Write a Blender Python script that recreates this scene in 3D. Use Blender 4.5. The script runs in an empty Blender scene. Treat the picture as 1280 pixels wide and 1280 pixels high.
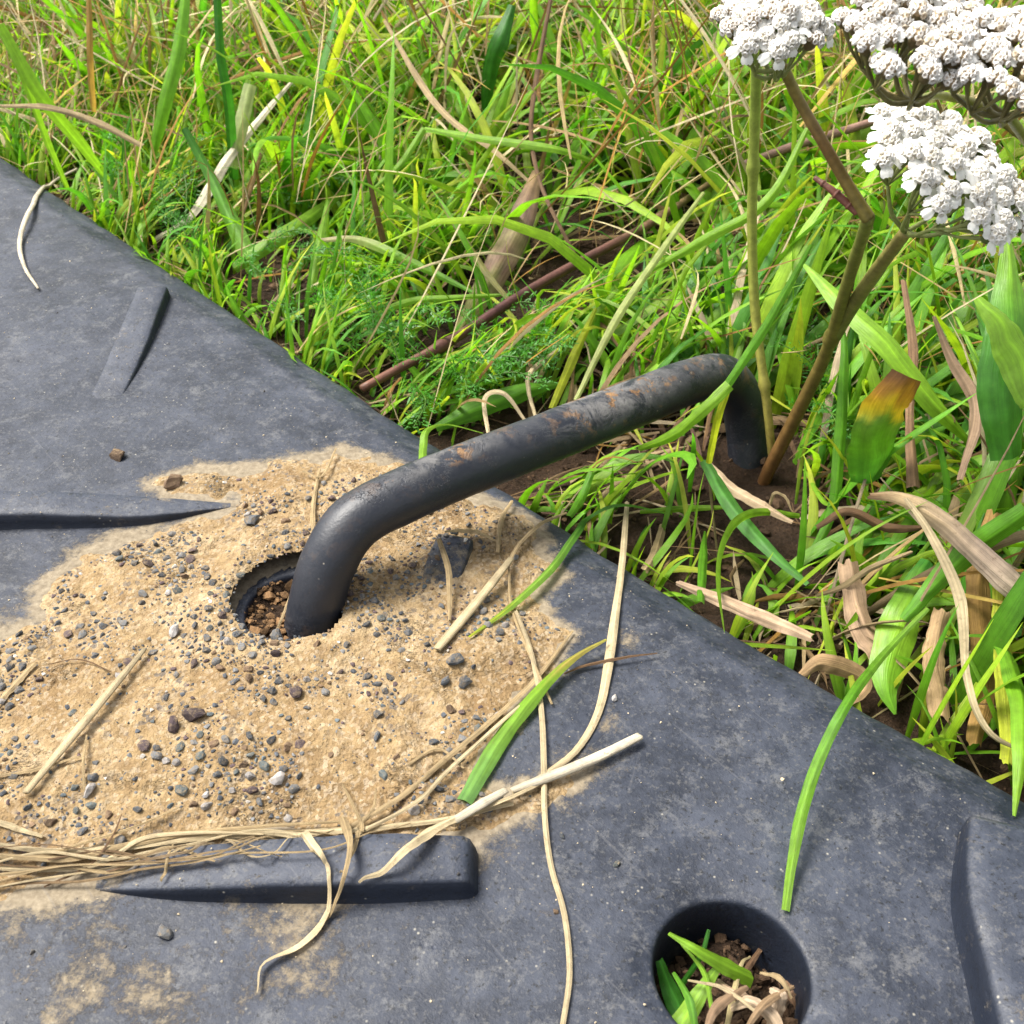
import bpy, bmesh, math, random
import numpy as np
from mathutils import Vector

random.seed(7); rng = np.random.default_rng(7)
SC = bpy.context.scene
COL = SC.collection

# ------------------------------------------------------------------ camera, world, sun, exposure
CAM_H, PITCH, FPX = 0.25, math.radians(39.5), 1300.0
cam_data = bpy.data.cameras.new('camera'); cam = bpy.data.objects.new('camera', cam_data); COL.objects.link(cam)
cam.location = (0, 0, CAM_H); cam.rotation_euler = (math.pi/2 - PITCH, 0, 0)
cam_data.sensor_width = 36; cam_data.sensor_height = 36; cam_data.sensor_fit = 'HORIZONTAL'
cam_data.lens = 36*FPX/1280; cam_data.clip_start = 0.01; cam_data.clip_end = 600
cam_data.dof.use_dof = True; cam_data.dof.focus_distance = 0.335; cam_data.dof.aperture_fstop = 42
SC.camera = cam
world = bpy.data.worlds.new('World'); SC.world = world; world.use_nodes = True
wn = world.node_tree.nodes; wl = world.node_tree.links
sky = wn.new('ShaderNodeTexSky'); sky.sky_type = 'NISHITA'; sky.sun_disc = False
SUN_EL = math.radians(60); SUN_ROT = math.radians(-72)
sky.sun_elevation = SUN_EL; sky.sun_rotation = SUN_ROT; sky.air_density = 1.0; sky.dust_density = 3.0; sky.ozone_density = 1.0
hs = wn.new('ShaderNodeHueSaturation'); hs.inputs['Saturation'].default_value = .22              # a thin cloud layer whitens the sky
wl.new(sky.outputs[0], hs.inputs['Color']); wl.new(hs.outputs[0], wn['Background'].inputs[0]); wn['Background'].inputs[1].default_value = 0.058
sun_d = bpy.data.lights.new('sun', 'SUN'); sun_d.energy = 1.5; sun_d.angle = math.radians(26); sun_d.color = (1, .95, .87)
sun = bpy.data.objects.new('sun', sun_d); COL.objects.link(sun)
sun.rotation_euler = (-(math.pi/2 - SUN_EL), 0, -SUN_ROT); sun.location = (0, 2, 3)
SC.view_settings.view_transform = 'Standard'; SC.view_settings.look = 'None'; SC.view_settings.gamma = 1
SC.view_settings.use_curve_mapping = False; SC.view_settings.exposure = 2.52

# ------------------------------------------------------------------ geometry helpers
CP = np.array([0, 0, CAM_H]); FW = np.array([0, math.cos(PITCH), -math.sin(PITCH)])
RT = np.array([1., 0, 0]); UP = np.array([0, math.sin(PITCH), math.cos(PITCH)])
def ray(px, py): return FW + (px-640)/FPX*RT - (py-640)/FPX*UP
def at(px, py, z=0.0):
    r = ray(px, py); return CP + r*((z-CAM_H)/r[2])
def atd(px, py, d): return CP + ray(px, py)*d
def proj(P):
    Q = P-CP; d = Q@FW; d = np.where(d > 1e-4, d, 1e-4)
    return 640+FPX*(Q@RT)/d, 640-FPX*(Q@UP)/d, d

def _hash(ix, iy, seed):
    h = (ix.astype(np.int64)*374761393 + iy.astype(np.int64)*668265263 + seed*1442695041) & 0x7fffffff
    h = ((h ^ (h >> 13))*1274126177) & 0x7fffffff
    return ((h ^ (h >> 16)) & 0xffff)/65535.0
def vnoise(x, y, seed=0):
    x = np.asarray(x, float); y = np.asarray(y, float)
    ix = np.floor(x); iy = np.floor(y); fx = x-ix; fy = y-iy
    fx = fx*fx*(3-2*fx); fy = fy*fy*(3-2*fy)
    a = _hash(ix, iy, seed); b = _hash(ix+1, iy, seed); c = _hash(ix, iy+1, seed); d = _hash(ix+1, iy+1, seed)
    return (a+(b-a)*fx)*(1-fy) + (c+(d-c)*fx)*fy
def fbm(x, y, seed=0, octv=4):
    s = 0; a = .5
    for k in range(octv):
        s = s + a*(vnoise(x*2**k, y*2**k, seed+k*17)-.5)*2; a *= .5
    return s
def sstep(a, b, x):
    t = np.clip((x-a)/(b-a), 0, 1); return t*t*(3-2*t)

def mesh_np(name, V, F, mats, col=None, smooth=True, midx=None, leaf=None):
    V = np.asarray(V, np.float32).reshape(-1, 3)
    Fs = F if isinstance(F, list) else [F]
    Fs = [np.asarray(f, np.int32) for f in Fs if len(f)]
    me = bpy.data.meshes.new(name)
    nl = sum(f.size for f in Fs); npoly = sum(len(f) for f in Fs)
    me.vertices.add(len(V)); me.loops.add(nl); me.polygons.add(npoly)
    me.vertices.foreach_set('co', V.ravel())
    me.loops.foreach_set('vertex_index', np.concatenate([f.ravel() for f in Fs]))
    st = []; o = 0
    for f in Fs:
        st.append(o+np.arange(len(f))*f.shape[1]); o += f.size
    me.polygons.foreach_set('loop_start', np.concatenate(st).astype(np.int32))
    for m in (mats if isinstance(mats, (list, tuple)) else [mats]): me.materials.append(m)
    if midx is not None: me.polygons.foreach_set('material_index', np.asarray(midx, np.int32))
    me.polygons.foreach_set('use_smooth', np.full(npoly, smooth))
    me.update(calc_edges=True); me.validate()
    if col is not None:
        ca = me.color_attributes.new('Col', 'FLOAT_COLOR', 'POINT')
        c4 = np.ones((len(V), 4), np.float32); c4[:, :3] = np.asarray(col).reshape(-1, 3)
        ca.data.foreach_set('color', c4.ravel())
    if leaf is not None:                                            # across, along (m), seed: lets the material run veins and fibres along a leaf
        la = me.attributes.new('Leaf', 'FLOAT_VECTOR', 'POINT'); la.data.foreach_set('vector', np.asarray(leaf, np.float32).ravel())
    return me
def link(name, me, parent=None, label=None, cat=None, group=None, kind=None):
    o = bpy.data.objects.new(name, me); COL.objects.link(o)
    if parent: o.parent = parent
    tag(o, label, cat, group, kind); return o
def tag(o, label=None, cat=None, group=None, kind=None):
    for k, v in (('label', label), ('category', cat), ('group', group), ('kind', kind)):
        if v: o[k] = v
    return o
def smooth_path(P, n):
    """Catmull-Rom through the points, n samples, even arc length."""
    P = np.asarray(P, float)
    if len(P) == 2: return P[0]+(P[1]-P[0])*np.linspace(0, 1, n)[:, None]
    Q = np.vstack([2*P[0]-P[1], P, 2*P[-1]-P[-2]]); out = []
    for i in range(1, len(Q)-2):
        t = np.linspace(0, 1, 24, endpoint=False)[:, None]
        a, b, c, d = Q[i-1], Q[i], Q[i+1], Q[i+2]
        out.append(.5*((2*b)+(c-a)*t+(2*a-5*b+4*c-d)*t*t+(3*b-a-3*c+d)*t**3))
    out = np.vstack(out+[P[-1:]])
    L = np.r_[0, np.cumsum(np.linalg.norm(np.diff(out[:, :3], axis=0), axis=1))]
    s = np.linspace(0, L[-1], n)
    return np.stack([np.interp(s, L, out[:, k]) for k in range(out.shape[1])], 1)
def unit(v): return v/(np.linalg.norm(v, axis=-1, keepdims=True)+1e-12)
def frames(P, hint=None):
    T = unit(np.gradient(P, axis=0))
    N = np.zeros_like(P); h = np.array([0, 0, 1.]) if hint is None else np.asarray(hint, float)
    v = unit(h-(h@T[0])*T[0])
    for i in range(len(P)):
        v = v-(v@T[i])*T[i]; v = unit(v); N[i] = v
    return T, N, np.cross(T, N)
def tube(P, R, sides=10, hint=None, cap=True, flat=1.0):
    P = np.asarray(P, float); R = np.broadcast_to(np.asarray(R, float), (len(P),))
    T, N, B = frames(P, hint)
    a = np.linspace(0, 2*np.pi, sides, endpoint=False)
    V = P[:, None] + R[:, None, None]*(flat*np.cos(a)[None, :, None]*N[:, None] + np.sin(a)[None, :, None]*B[:, None])
    n = len(P); i = np.arange(n-1)[:, None]*sides; j = np.arange(sides)[None]
    k = (j+1) % sides
    F = np.stack([i+j, i+k, i+sides+k, i+sides+j], -1).reshape(-1, 4)
    V = V.reshape(-1, 3); tri = np.zeros((0, 3), int)
    if cap:
        V = np.vstack([V, P[0]-T[0]*R[0]*.3, P[-1]+T[-1]*R[-1]*.3]); c0, c1 = len(V)-2, len(V)-1
        jj = np.arange(sides); kk = (jj+1) % sides; e = (n-1)*sides
        tri = np.vstack([np.stack([kk, jj, np.full(sides, c0)], 1), np.stack([e+jj, e+kk, np.full(sides, c1)], 1)])
    return V, F, tri
class MB:
    def __init__(s): s.V = []; s.F4 = []; s.F3 = []; s.C = []; s.n = 0; s.m4 = []; s.m3 = []
    def add(s, V, F4=None, F3=None, col=(1, 1, 1), m=0):
        V = np.asarray(V).reshape(-1, 3)
        if F4 is not None and len(F4): s.F4.append(np.asarray(F4)+s.n); s.m4.append(np.full(len(F4), m))
        if F3 is not None and len(F3): s.F3.append(np.asarray(F3)+s.n); s.m3.append(np.full(len(F3), m))
        s.V.append(V); s.C.append(np.broadcast_to(np.asarray(col, float), V.shape)); s.n += len(V)
    def mesh(s, name, mats, smooth=True):
        F = []; m = []
        if s.F4: F.append(np.vstack(s.F4)); m += s.m4
        if s.F3: F.append(np.vstack(s.F3)); m += s.m3
        return mesh_np(name, np.vstack(s.V), F, mats, np.vstack(s.C), smooth, np.concatenate(m))

# ------------------------------------------------------------------ materials
class NT:
    def __init__(s, name):
        s.m = bpy.data.materials.new(name); s.m.use_nodes = True; s.t = s.m.node_tree; s.p = s.t.nodes['Principled BSDF']
        s.out = s.t.nodes['Material Output']
    def n(s, typ, **kw):
        nd = s.t.nodes.new(typ)
        for k, v in kw.items():
            if k.startswith('i_'):
                key = k[2:]; nd.inputs[int(key) if key.isdigit() else key].default_value = v
            else: setattr(nd, k, v)
        return nd
    def l(s, a, b): s.t.links.new(a, b)
    def coord(s):
        if not hasattr(s, '_c'): s._c = s.n('ShaderNodeTexCoord').outputs['Object']
        return s._c
    def noise(s, scale, det=4, rough=.6, dist=0, vec=None):
        nd = s.n('ShaderNodeTexNoise', i_Scale=scale, i_Detail=det, i_Roughness=rough, i_Distortion=dist)
        s.l(vec or s.coord(), nd.inputs['Vector']); return nd.outputs['Fac']
    def vor(s, scale, feature='F1', rand=1.0, vec=None):
        nd = s.n('ShaderNodeTexVoronoi', feature=feature, i_Scale=scale, i_Randomness=rand)
        s.l(vec or s.coord(), nd.inputs['Vector']); return nd
    def ramp(s, fac, stops):
        nd = s.n('ShaderNodeValToRGB'); e = nd.color_ramp.elements
        while len(e) < len(stops): e.new(.5)
        for el, (p, c) in zip(e, stops):
            el.position = p; el.color = (*(c if isinstance(c, (tuple, list)) else (c, c, c)), 1)
        s.l(fac, nd.inputs[0]); return nd.outputs[0]
    def mix(s, fac, a, b, blend='MIX'):
        nd = s.n('ShaderNodeMix', data_type='RGBA', blend_type=blend)
        for sock, v in ((nd.inputs[0], fac), (nd.inputs[6], a), (nd.inputs[7], b)):
            if isinstance(v, (int, float)): sock.default_value = (v, v, v, 1) if sock.type == 'RGBA' else v
            elif isinstance(v, tuple): sock.default_value = (*v, 1)
            else: s.l(v, sock)
        return nd.outputs[2]
    def math(s, op, a, b=0.0, clamp=False):
        nd = s.n('ShaderNodeMath', operation=op, use_clamp=clamp)
        for sock, v in ((nd.inputs[0], a), (nd.inputs[1], b)):
            if isinstance(v, (int, float)): sock.default_value = v
            else: s.l(v, sock)
        return nd.outputs[0]
    def bump(s, hgt, dist, strength=1.0, prev=None):
        nd = s.n('ShaderNodeBump', i_Strength=strength, i_Distance=dist); s.l(hgt, nd.inputs['Height'])
        if prev: s.l(prev, nd.inputs['Normal'])
        return nd.outputs['Normal']
    def fin(s, color=None, rough=None, normal=None, spec=None):
        for key, v in (('Base Color', color), ('Roughness', rough), ('Normal', normal), ('Specular IOR Level', spec)):
            if v is None: continue
            sk = s.p.inputs[key]
            if isinstance(v, (int, float)): sk.default_value = v
            elif isinstance(v, tuple): sk.default_value = (*v, 1)
            else: s.l(v, sk)
        return s.m

def top_mask(t, lo=.35, hi=.92):
    """upward faces take dust; rubber sides stay darker, which paints in their shade"""
    g = t.n('ShaderNodeNewGeometry'); x = t.n('ShaderNodeSeparateXYZ'); t.l(g.outputs['Normal'], x.inputs[0])
    return t.ramp(x.outputs['Z'], [(lo, 0), (hi, 1)])
def mat_rubber(name='black_rubber', worn=0.0):
    t = NT(name)
    dustA = t.n('ShaderNodeAttribute', attribute_name='Col').outputs['Color']      # dirt left on the mat round the sand, plus paler lines along its edge
    up = top_mask(t)
    n1 = t.noise(14, 6, .62, .4); n2 = t.noise(110, 6, .75); n3 = t.noise(620, 3, .65)
    base = t.ramp(n1, [(.35, (.0040, .0065, .0135)), (.65, (.0085, .0125, .0235))])
    film = t.math('ADD', t.math('MULTIPLY', t.ramp(t.noise(20, 9, .80, .3), [(.43, 0), (.58, 1)]), .60), t.math('MULTIPLY', t.ramp(n2, [(.44, 0), (.60, 1)]), .50))
    film = t.math('ADD', t.math('MULTIPLY', film, .92), worn, True)                  # the ribs take the traffic and are scuffed greyer on top
    base = t.mix(t.math('MULTIPLY', film, up), base, (.034, .040, .057))  # greyer tops, darker sides: part real dust, part shade painted into the colour
    base = t.mix(t.math('MULTIPLY', t.ramp(t.noise(75, 9, .85, .2), [(.53, 0), (.63, .75)]), up), base, (.086, .088, .094))
    base = t.mix(t.math('MULTIPLY', t.ramp(n3, [(.57, 0), (.66, .5)]), up), base, (.085, .083, .080))
    base = t.mix(t.ramp(t.noise(560, 4, .75), [(.34, .9), (.43, 0)]), base, (.004, .005, .007))
    sp = t.vor(300); spm = t.math('MULTIPLY', t.ramp(sp.outputs['Distance'], [(.0, 1), (.14, 0)]), t.ramp(t.noise(60, 2), [(.48, 0), (.60, 1)]))
    base = t.mix(spm, base, (.30, .28, .23))
    res = t.math('ADD', dustA, t.math('MULTIPLY', t.math('SUBTRACT', t.noise(60, 10, .86, .15), .5), 2.6))
    res = t.math('MULTIPLY', t.ramp(res, [(.53, 0), (.84, .85)]), t.math('ADD', .35, t.math('MULTIPLY', up, .65)))
    base = t.mix(res, base, t.ramp(t.noise(420, 4, .7), [(.3, (.13, .10, .062)), (.7, (.28, .23, .155))]))
    # scuffs: long thin, in two directions
    for rot, sc_, lo_ in ((.85, (24, 620, 1), .66), (-.35, (40, 760, 1), .69), (1.9, (30, 560, 1), .69), (.15, (55, 900, 1), .69)):
        r0 = t.n('ShaderNodeMapping'); r0.inputs['Rotation'].default_value = (0, 0, rot); t.l(t.coord(), r0.inputs[0])
        sc = t.n('ShaderNodeMapping'); sc.inputs['Scale'].default_value = sc_; t.l(r0.outputs[0], sc.inputs[0]); scr = t.ramp(t.noise(1.0, 2, .5, .35, sc.outputs[0]), [(lo_, 0), (lo_+.07, .20)])
        base = t.mix(t.math('MULTIPLY', scr, up), base, (.105, .104, .108))
    h = t.math('ADD', t.math('MULTIPLY', n2, .30), t.math('MULTIPLY', n3, .6))
    h = t.math('SUBTRACT', h, t.math('MULTIPLY', t.ramp(t.vor(150).outputs['Distance'], [(.02, 1), (.09, 0)]), .5))
    h = t.math('SUBTRACT', h, t.math('MULTIPLY', t.ramp(t.vor(70).outputs['Distance'], [(.02, 1), (.08, 0)]), .7))
    h = t.math('ADD', h, t.math('MULTIPLY', res, .8))
    nm = t.bump(h, .0007, .45); nm = t.bump(t.noise(2200, 2, .5), .00012, .5, nm)
    rough = t.mix(res, t.ramp(n2, [(.3, .50), (.75, .72)]), .95)
    return t.fin(base, rough, nm, .38)
def mat_sand():
    t = NT('sand')
    n1 = t.noise(26, 5, .65, .3); n2 = t.noise(210, 5, .75); n3 = t.noise(1150, 3, .7)
    c = t.ramp(n1, [(.28, (.178, .112, .051)), (.5, (.268, .188, .095)), (.72, (.37, .28, .165))])
    c = t.mix(t.ramp(n2, [(.38, .6), (.58, 0)]), c, (.125, .076, .036))
    gr = t.vor(800); c = t.mix(t.ramp(gr.outputs['Color'], [(.55, 0), (.9, .5)]), c, (.40, .33, .235))
    gr2 = t.vor(680); c = t.mix(t.math('MULTIPLY', t.ramp(gr2.outputs['Color'], [(.72, 0), (.76, .7)]), t.ramp(t.noise(40, 3), [(.50, 0), (.62, 1)])), c, (.085, .080, .078))
    crv = t.n('ShaderNodeMapping'); t.l(t.coord(), crv.inputs[0])
    wob = t.mix(.025, crv.outputs[0], t.n('ShaderNodeTexNoise', i_Scale=60.0, i_Detail=3.0).outputs['Color'], 'ADD')
    cr = t.vor(36, 'DISTANCE_TO_EDGE', 1, wob).outputs['Distance']
    cm = t.math('MULTIPLY', t.ramp(cr, [(.0, 1), (.035, 0)]), t.ramp(t.noise(22, 2), [(.52, 0), (.62, 1)]))
    h = t.math('ADD', t.math('MULTIPLY', n2, 1.0), t.math('MULTIPLY', n3, .45))
    h = t.math('SUBTRACT', h, t.math('MULTIPLY', cm, 1.6))
    nm = t.bump(h, .0016, .8); nm = t.bump(t.vor(900).outputs['Distance'], .0004, .8, nm)
    return t.fin(c, .95, nm, .2)
def mat_soil():
    t = NT('soil')
    n1 = t.noise(18, 5, .65); n2 = t.noise(160, 6, .75)
    c = t.ramp(n1, [(.3, (.022, .013, .008)), (.7, (.062, .036, .020))])
    c = t.mix(t.ramp(n2, [(.5, 0), (.75, .6)]), c, (.10, .062, .036))
    nm = t.bump(n2, .010, 1.0); nm = t.bump(t.vor(420).outputs['Distance'], .0016, .7, nm)
    return t.fin(c, .95, nm, .2)
def leaf_streaks(t, across, along):
    v = t.n('ShaderNodeAttribute', attribute_name='Leaf').outputs['Vector']
    m = t.n('ShaderNodeMapping'); m.inputs['Scale'].default_value = (across, along, 37.0); t.l(v, m.inputs[0]); return m.outputs[0]
def mat_leaf(name='grass_leaf', trans=.48, rough=.42):
    t = NT(name); a = t.n('ShaderNodeAttribute', attribute_name='Col').outputs['Color']
    n = t.noise(200, 3, .6); st = t.noise(1.0, 3, .6, 0, leaf_streaks(t, 9, 40)); fi = t.noise(1.0, 2, .6, 0, leaf_streaks(t, 26, 60))
    c = t.mix(1.0, a, t.ramp(n, [(.25, .75), (.75, 1.2)]), 'MULTIPLY')
    c = t.mix(1.0, c, t.ramp(st, [(.3, .80), (.7, 1.18)]), 'MULTIPLY')
    c = t.mix(t.ramp(t.noise(330, 4, .7), [(.64, 0), (.74, .55)]), c, (.20, .19, .05))
    t.fin(c, rough, t.bump(fi, .0004, .6), .4)
    tr = t.n('ShaderNodeBsdfTranslucent'); t.l(t.mix(1.0, c, (1.25, 1.3, .8), 'MULTIPLY'), tr.inputs[0])
    mx = t.n('ShaderNodeMixShader', i_0=trans); t.l(t.p.outputs[0], mx.inputs[1]); t.l(tr.outputs[0], mx.inputs[2]); t.l(mx.outputs[0], t.out.inputs[0])
    return t.m
def mat_straw():
    t = NT('dry_straw'); a = t.n('ShaderNodeAttribute', attribute_name='Col').outputs['Color']
    n = t.noise(160, 4, .7); st = t.noise(1.0, 4, .65, 0, leaf_streaks(t, 10, 14)); fi = t.noise(1.0, 2, .6, 0, leaf_streaks(t, 24, 30))
    c = t.mix(1.0, a, t.ramp(n, [(.25, .66), (.75, 1.25)]), 'MULTIPLY')
    c = t.mix(1.0, c, t.ramp(st, [(.28, .66), (.5, 1.0), (.72, 1.22)]), 'MULTIPLY')
    c = t.mix(t.ramp(t.noise(420, 4, .7), [(.60, 0), (.72, .55)]), c, (.13, .08, .04))
    t.fin(c, .62, t.bump(fi, .0006, .8), .3)
    tr = t.n('ShaderNodeBsdfTranslucent'); t.l(c, tr.inputs[0])
    mx = t.n('ShaderNodeMixShader', i_0=.18); t.l(t.p.outputs[0], mx.inputs[1]); t.l(tr.outputs[0], mx.inputs[2]); t.l(mx.outputs[0], t.out.inputs[0])
    return t.m
def mat_petal(name, attr):
    t = NT(name); n = t.noise(500, 4, .7)
    if attr: c = t.mix(1.0, t.n('ShaderNodeAttribute', attribute_name='Col').outputs['Color'], t.ramp(n, [(.3, .85), (.7, 1.1)]), 'MULTIPLY')
    else: c = t.ramp(n, [(.3, (.82, .81, .77)), (.7, (.90, .89, .86))])
    t.fin(c, .6, t.bump(n, .0002, .6), .3); tr = t.n('ShaderNodeBsdfTranslucent'); t.l(c, tr.inputs[0])
    mx = t.n('ShaderNodeMixShader', i_0=.22 if attr else .35); t.l(t.p.outputs[0], mx.inputs[1]); t.l(tr.outputs[0], mx.inputs[2]); t.l(mx.outputs[0], t.out.inputs[0])
    return t.m
def mat_peg():
    t = NT('black_coated_steel')
    top = t.n('ShaderNodeAttribute', attribute_name='Col').outputs['Color']     # where mud has dried on the bar
    n1 = t.noise(45, 5, .65, .4); n2 = t.noise(260, 4, .7); n3 = t.noise(900, 3, .6)
    c = t.ramp(n1, [(.3, (.0065, .0085, .0145)), (.7, (.011, .0135, .021))])
    m = t.math('MULTIPLY', top, t.ramp(t.noise(75, 6, .75, 1.0), [(.42, 0), (.52, 1)]))
    c = t.mix(m, c, t.ramp(n2, [(.3, (.045, .045, .047)), (.7, (.14, .135, .13))]))
    ru = t.math('MULTIPLY', top, t.ramp(t.noise(110, 5, .7), [(.55, 0), (.60, 1)]))
    c = t.mix(ru, c, t.ramp(n2, [(.3, (.075, .035, .012)), (.7, (.26, .14, .05))]))
    spk = t.vor(260); sm = t.math('MULTIPLY', t.ramp(spk.outputs['Distance'], [(.03, 1), (.11, 0)]), t.ramp(t.noise(50, 2), [(.48, 0), (.62, .8)]))
    c = t.mix(sm, c, (.30, .27, .22))
    wv = t.n('ShaderNodeMapping'); t.l(t.coord(), wv.inputs[0])
    cr = t.vor(60, 'DISTANCE_TO_EDGE', 1, t.mix(.03, wv.outputs[0], t.n('ShaderNodeTexNoise', i_Scale=90.0).outputs['Color'], 'ADD')).outputs['Distance']
    ck = t.math('MULTIPLY', t.ramp(cr, [(0, 1), (.03, 0)]), t.ramp(t.noise(30, 2), [(.55, 0), (.62, 1)]))
    h = t.math('SUBTRACT', t.math('ADD', t.math('MULTIPLY', n2, .12), t.math('MULTIPLY', m, .7)), t.math('MULTIPLY', ck, .8))
    nm = t.bump(h, .0008, .6); nm = t.bump(n3, .0002, .5, nm)
    return t.fin(c, t.mix(m, t.ramp(n2, [(.3, .40), (.7, .50)]), .9), nm, .5)
def mat_flat(name, stops, scale, rough, bump=.0005, spec=.3):
    t = NT(name); n = t.noise(scale, 5, .7); inf = t.n('ShaderNodeObjectInfo').outputs['Random']
    c = t.mix(1.0, t.ramp(n, stops), t.ramp(inf, [(0, .6), (1, 1.35)]), 'MULTIPLY')
    c = t.mix(t.math('MULTIPLY', t.ramp(t.noise(2.2, 4, .7), [(.45, 0), (.66, .75)]), top_mask(t, .2, .9)), c, (.25, .18, .10))
    return t.fin(c, rough, t.bump(n, bump, .7), spec)
def mat_attr(name, rough=.6, scale=300, bump=.0004, var=(.75, 1.2), spec=.3):
    t = NT(name); a = t.n('ShaderNodeAttribute', attribute_name='Col').outputs['Color']; n = t.noise(scale, 4, .7)
    return t.fin(t.mix(1.0, a, t.ramp(n, [(.3, var[0]), (.7, var[1])]), 'MULTIPLY'), rough, t.bump(n, bump, .7), spec)
M_RIB = mat_rubber('scuffed_rubber', .42)
M_RUB, M_SAND, M_SOIL, M_LEAF, M_STRAW, M_PEG = mat_rubber(), mat_sand(), mat_soil(), mat_leaf(), mat_straw(), mat_peg()
M_BROAD = mat_leaf('broad_leaf', .30, .38)
M_STEM = mat_attr('plant_stem', .5, 220, .0004, (.65, 1.3))
M_STONE = [mat_flat('stone_slate', [(.3, (.040, .046, .055)), (.7, (.10, .11, .12))], 260, .8),
           mat_flat('stone_grey', [(.3, (.08, .085, .09)), (.7, (.19, .19, .188))], 300, .85),
           mat_flat('stone_purple', [(.3, (.045, .030, .033)), (.7, (.10, .072, .074))], 240, .75),
           mat_flat('stone_green', [(.3, (.055, .070, .075)), (.7, (.125, .15, .15))], 240, .8),
           mat_flat('stone_pale', [(.3, (.24, .22, .21)), (.7, (.48, .46, .44))], 260, .8),
           mat_flat('stone_brown', [(.3, (.085, .05, .03)), (.7, (.18, .12, .075))], 260, .85)]
M_CLOD = mat_attr('soil_crumb', .95, 500, .0012, (.6, 1.35), .2)
M_PETAL = mat_petal('white_petal', False); M_DISC = mat_petal('flower_disc', True)

# ------------------------------------------------------------------ the lie of the mat, sand and ground
EDGE_PX = [(0, 190), (60, 229), (130, 278), (200, 326), (300, 391), (400, 455), (455, 490), (545, 552), (640, 612), (700, 648), (830, 728),
           (930, 788), (1060, 866), (1170, 926), (1280, 988)]
EW = np.array([at(x, y, -.006)[:2] for x, y in EDGE_PX])
E0 = EW[0]; DU = unit(EW[-1]-EW[0]); NV = np.array([DU[1], -DU[0]])
if NV@(-EW[7]) < 0: NV = -NV
EU = (EW-E0)@DU; EV = (EW-E0)@NV; EPOLY = np.polyfit(EU, EV, 4); U1 = EU[-1]
def eoff(u): return np.polyval(EPOLY, np.clip(u, -.02, U1+.02))
def to_uv(x, y):
    dx, dy = x-E0[0], y-E0[1]; u = dx*DU[0]+dy*DU[1]; return u, dx*NV[0]+dy*NV[1]-eoff(u)
def to_xy(u, v):
    w = v+eoff(u); return E0[0]+u*DU[0]+w*NV[0], E0[1]+u*DU[1]+w*NV[1]
BEV = [(-.0005, -.036), (-.001, -.028), (0., -.018), (.0004, -.0125), (.0016, -.0090), (.0036, -.0066), (.0064, -.0048), (.0095, -.0036), (.0125, -.0026), (.0150, -.0015), (.0172, -.0005), (.020, 0.)]
BV = np.array(BEV)
def bevel(v): return np.interp(v, BV[2:, 0], BV[2:, 1])
HOLES = [(at(915, 1211, 0)[:2], .0208), (at(368, 757, 0)[:2], .0185)]
def und(x, y):
    return .0022*fbm(x*9, y*9, 5, 2)+.0007*fbm(x*40, y*40, 8, 3)
# tread ribs: axis pixels, half widths (m), heights (m)
RIBS = [dict(px=[(190, 358), (165, 420), (130, 500)], w=[.0075, .0078, .007], h=[.0060, .0042, -.0003], end=(1, 0)),
        dict(px=[(-190, 622), (-60, 626), (60, 628), (180, 631), (288, 631)], w=[.0075, .0075, .0072, .0062, .0012], h=[.0078, .0076, .0068, .0042, .0002], end=(1, 0)),
        dict(px=[(118, 1098), (230, 1084), (360, 1074), (480, 1070), (578, 1071)], w=[.0035, .0065, .0075, .0078, .0070], h=[-.0002, .0050, .0078, .0088, .0080], end=(0, 1)),
        dict(px=[(568, 672), (556, 705), (537, 760)], w=[.0068, .0070, .0055], h=[.0075, .0058, .0020], end=(1, 0)),
        dict(px=[(1258, 1032), (1268, 1110), (1293, 1200), (1330, 1330)], w=[.0095, .0115, .0120, .0120], h=[.0090, .0118, .0122, .0122], end=(1, 0))]
for r in RIBS:
    hm = np.maximum(np.array(r['h']), 0)
    P = np.array([[*at(x, y, z)[:2], w, z] for (x, y), w, z in zip(r['px'], r['w'], hm)]); P[:, 3] = r['h']
    r['path'] = smooth_path(P, 40)
def rib_height(x, y):
    out = np.full(np.shape(x), -1.0)
    for r in RIBS:
        for q in r['path']:
            d = np.hypot(x-q[0], y-q[1]); out = np.maximum(out, np.where(d < q[2]*1.02, q[3], -1))
    return out
SAND_PX = [(425, 562), (470, 572), (520, 590), (600, 610), (668, 640), (690, 668), (672, 690), (705, 712), (668, 742), (690, 775), (716, 790), (690, 830), (650, 868),
           (640, 905), (606, 940), (588, 985), (640, 990), (700, 965), (725, 975), (640, 1018), (590, 1050), (560, 1040), (430, 1046), (300, 1046), (215, 1060), (170, 1090), (100, 1106), (30, 1115), (-120, 1130),
           (-120, 800), (-20, 800), (48, 776), (72, 720), (108, 690), (165, 668), (230, 655), (292, 632), (270, 617), (215, 612), (200, 600), (245, 588), (330, 584), (385, 570)]
SANDW = np.array([at(x, y, .001)[:2] for x, y in SAND_PX])
def poly_sdf(x, y, P):
    """positive inside"""
    d = np.full(x.shape, 1e9); s = np.zeros(x.shape, bool); n = len(P)
    for i in range(n):
        a, b = P[i], P[(i+1) % n]; e = b-a; wx, wy = x-a[0], y-a[1]
        t = np.clip((wx*e[0]+wy*e[1])/(e@e), 0, 1); d = np.minimum(d, np.hypot(wx-t*e[0], wy-t*e[1]))
        c = ((a[1] <= y) & (b[1] > y)) | ((b[1] <= y) & (a[1] > y))
        xi = a[0]+(y-a[1])/(e[1] if abs(e[1]) > 1e-12 else 1e-12)*e[0]
        s ^= c & (x < xi)
    return np.where(s, d, -d)
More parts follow.
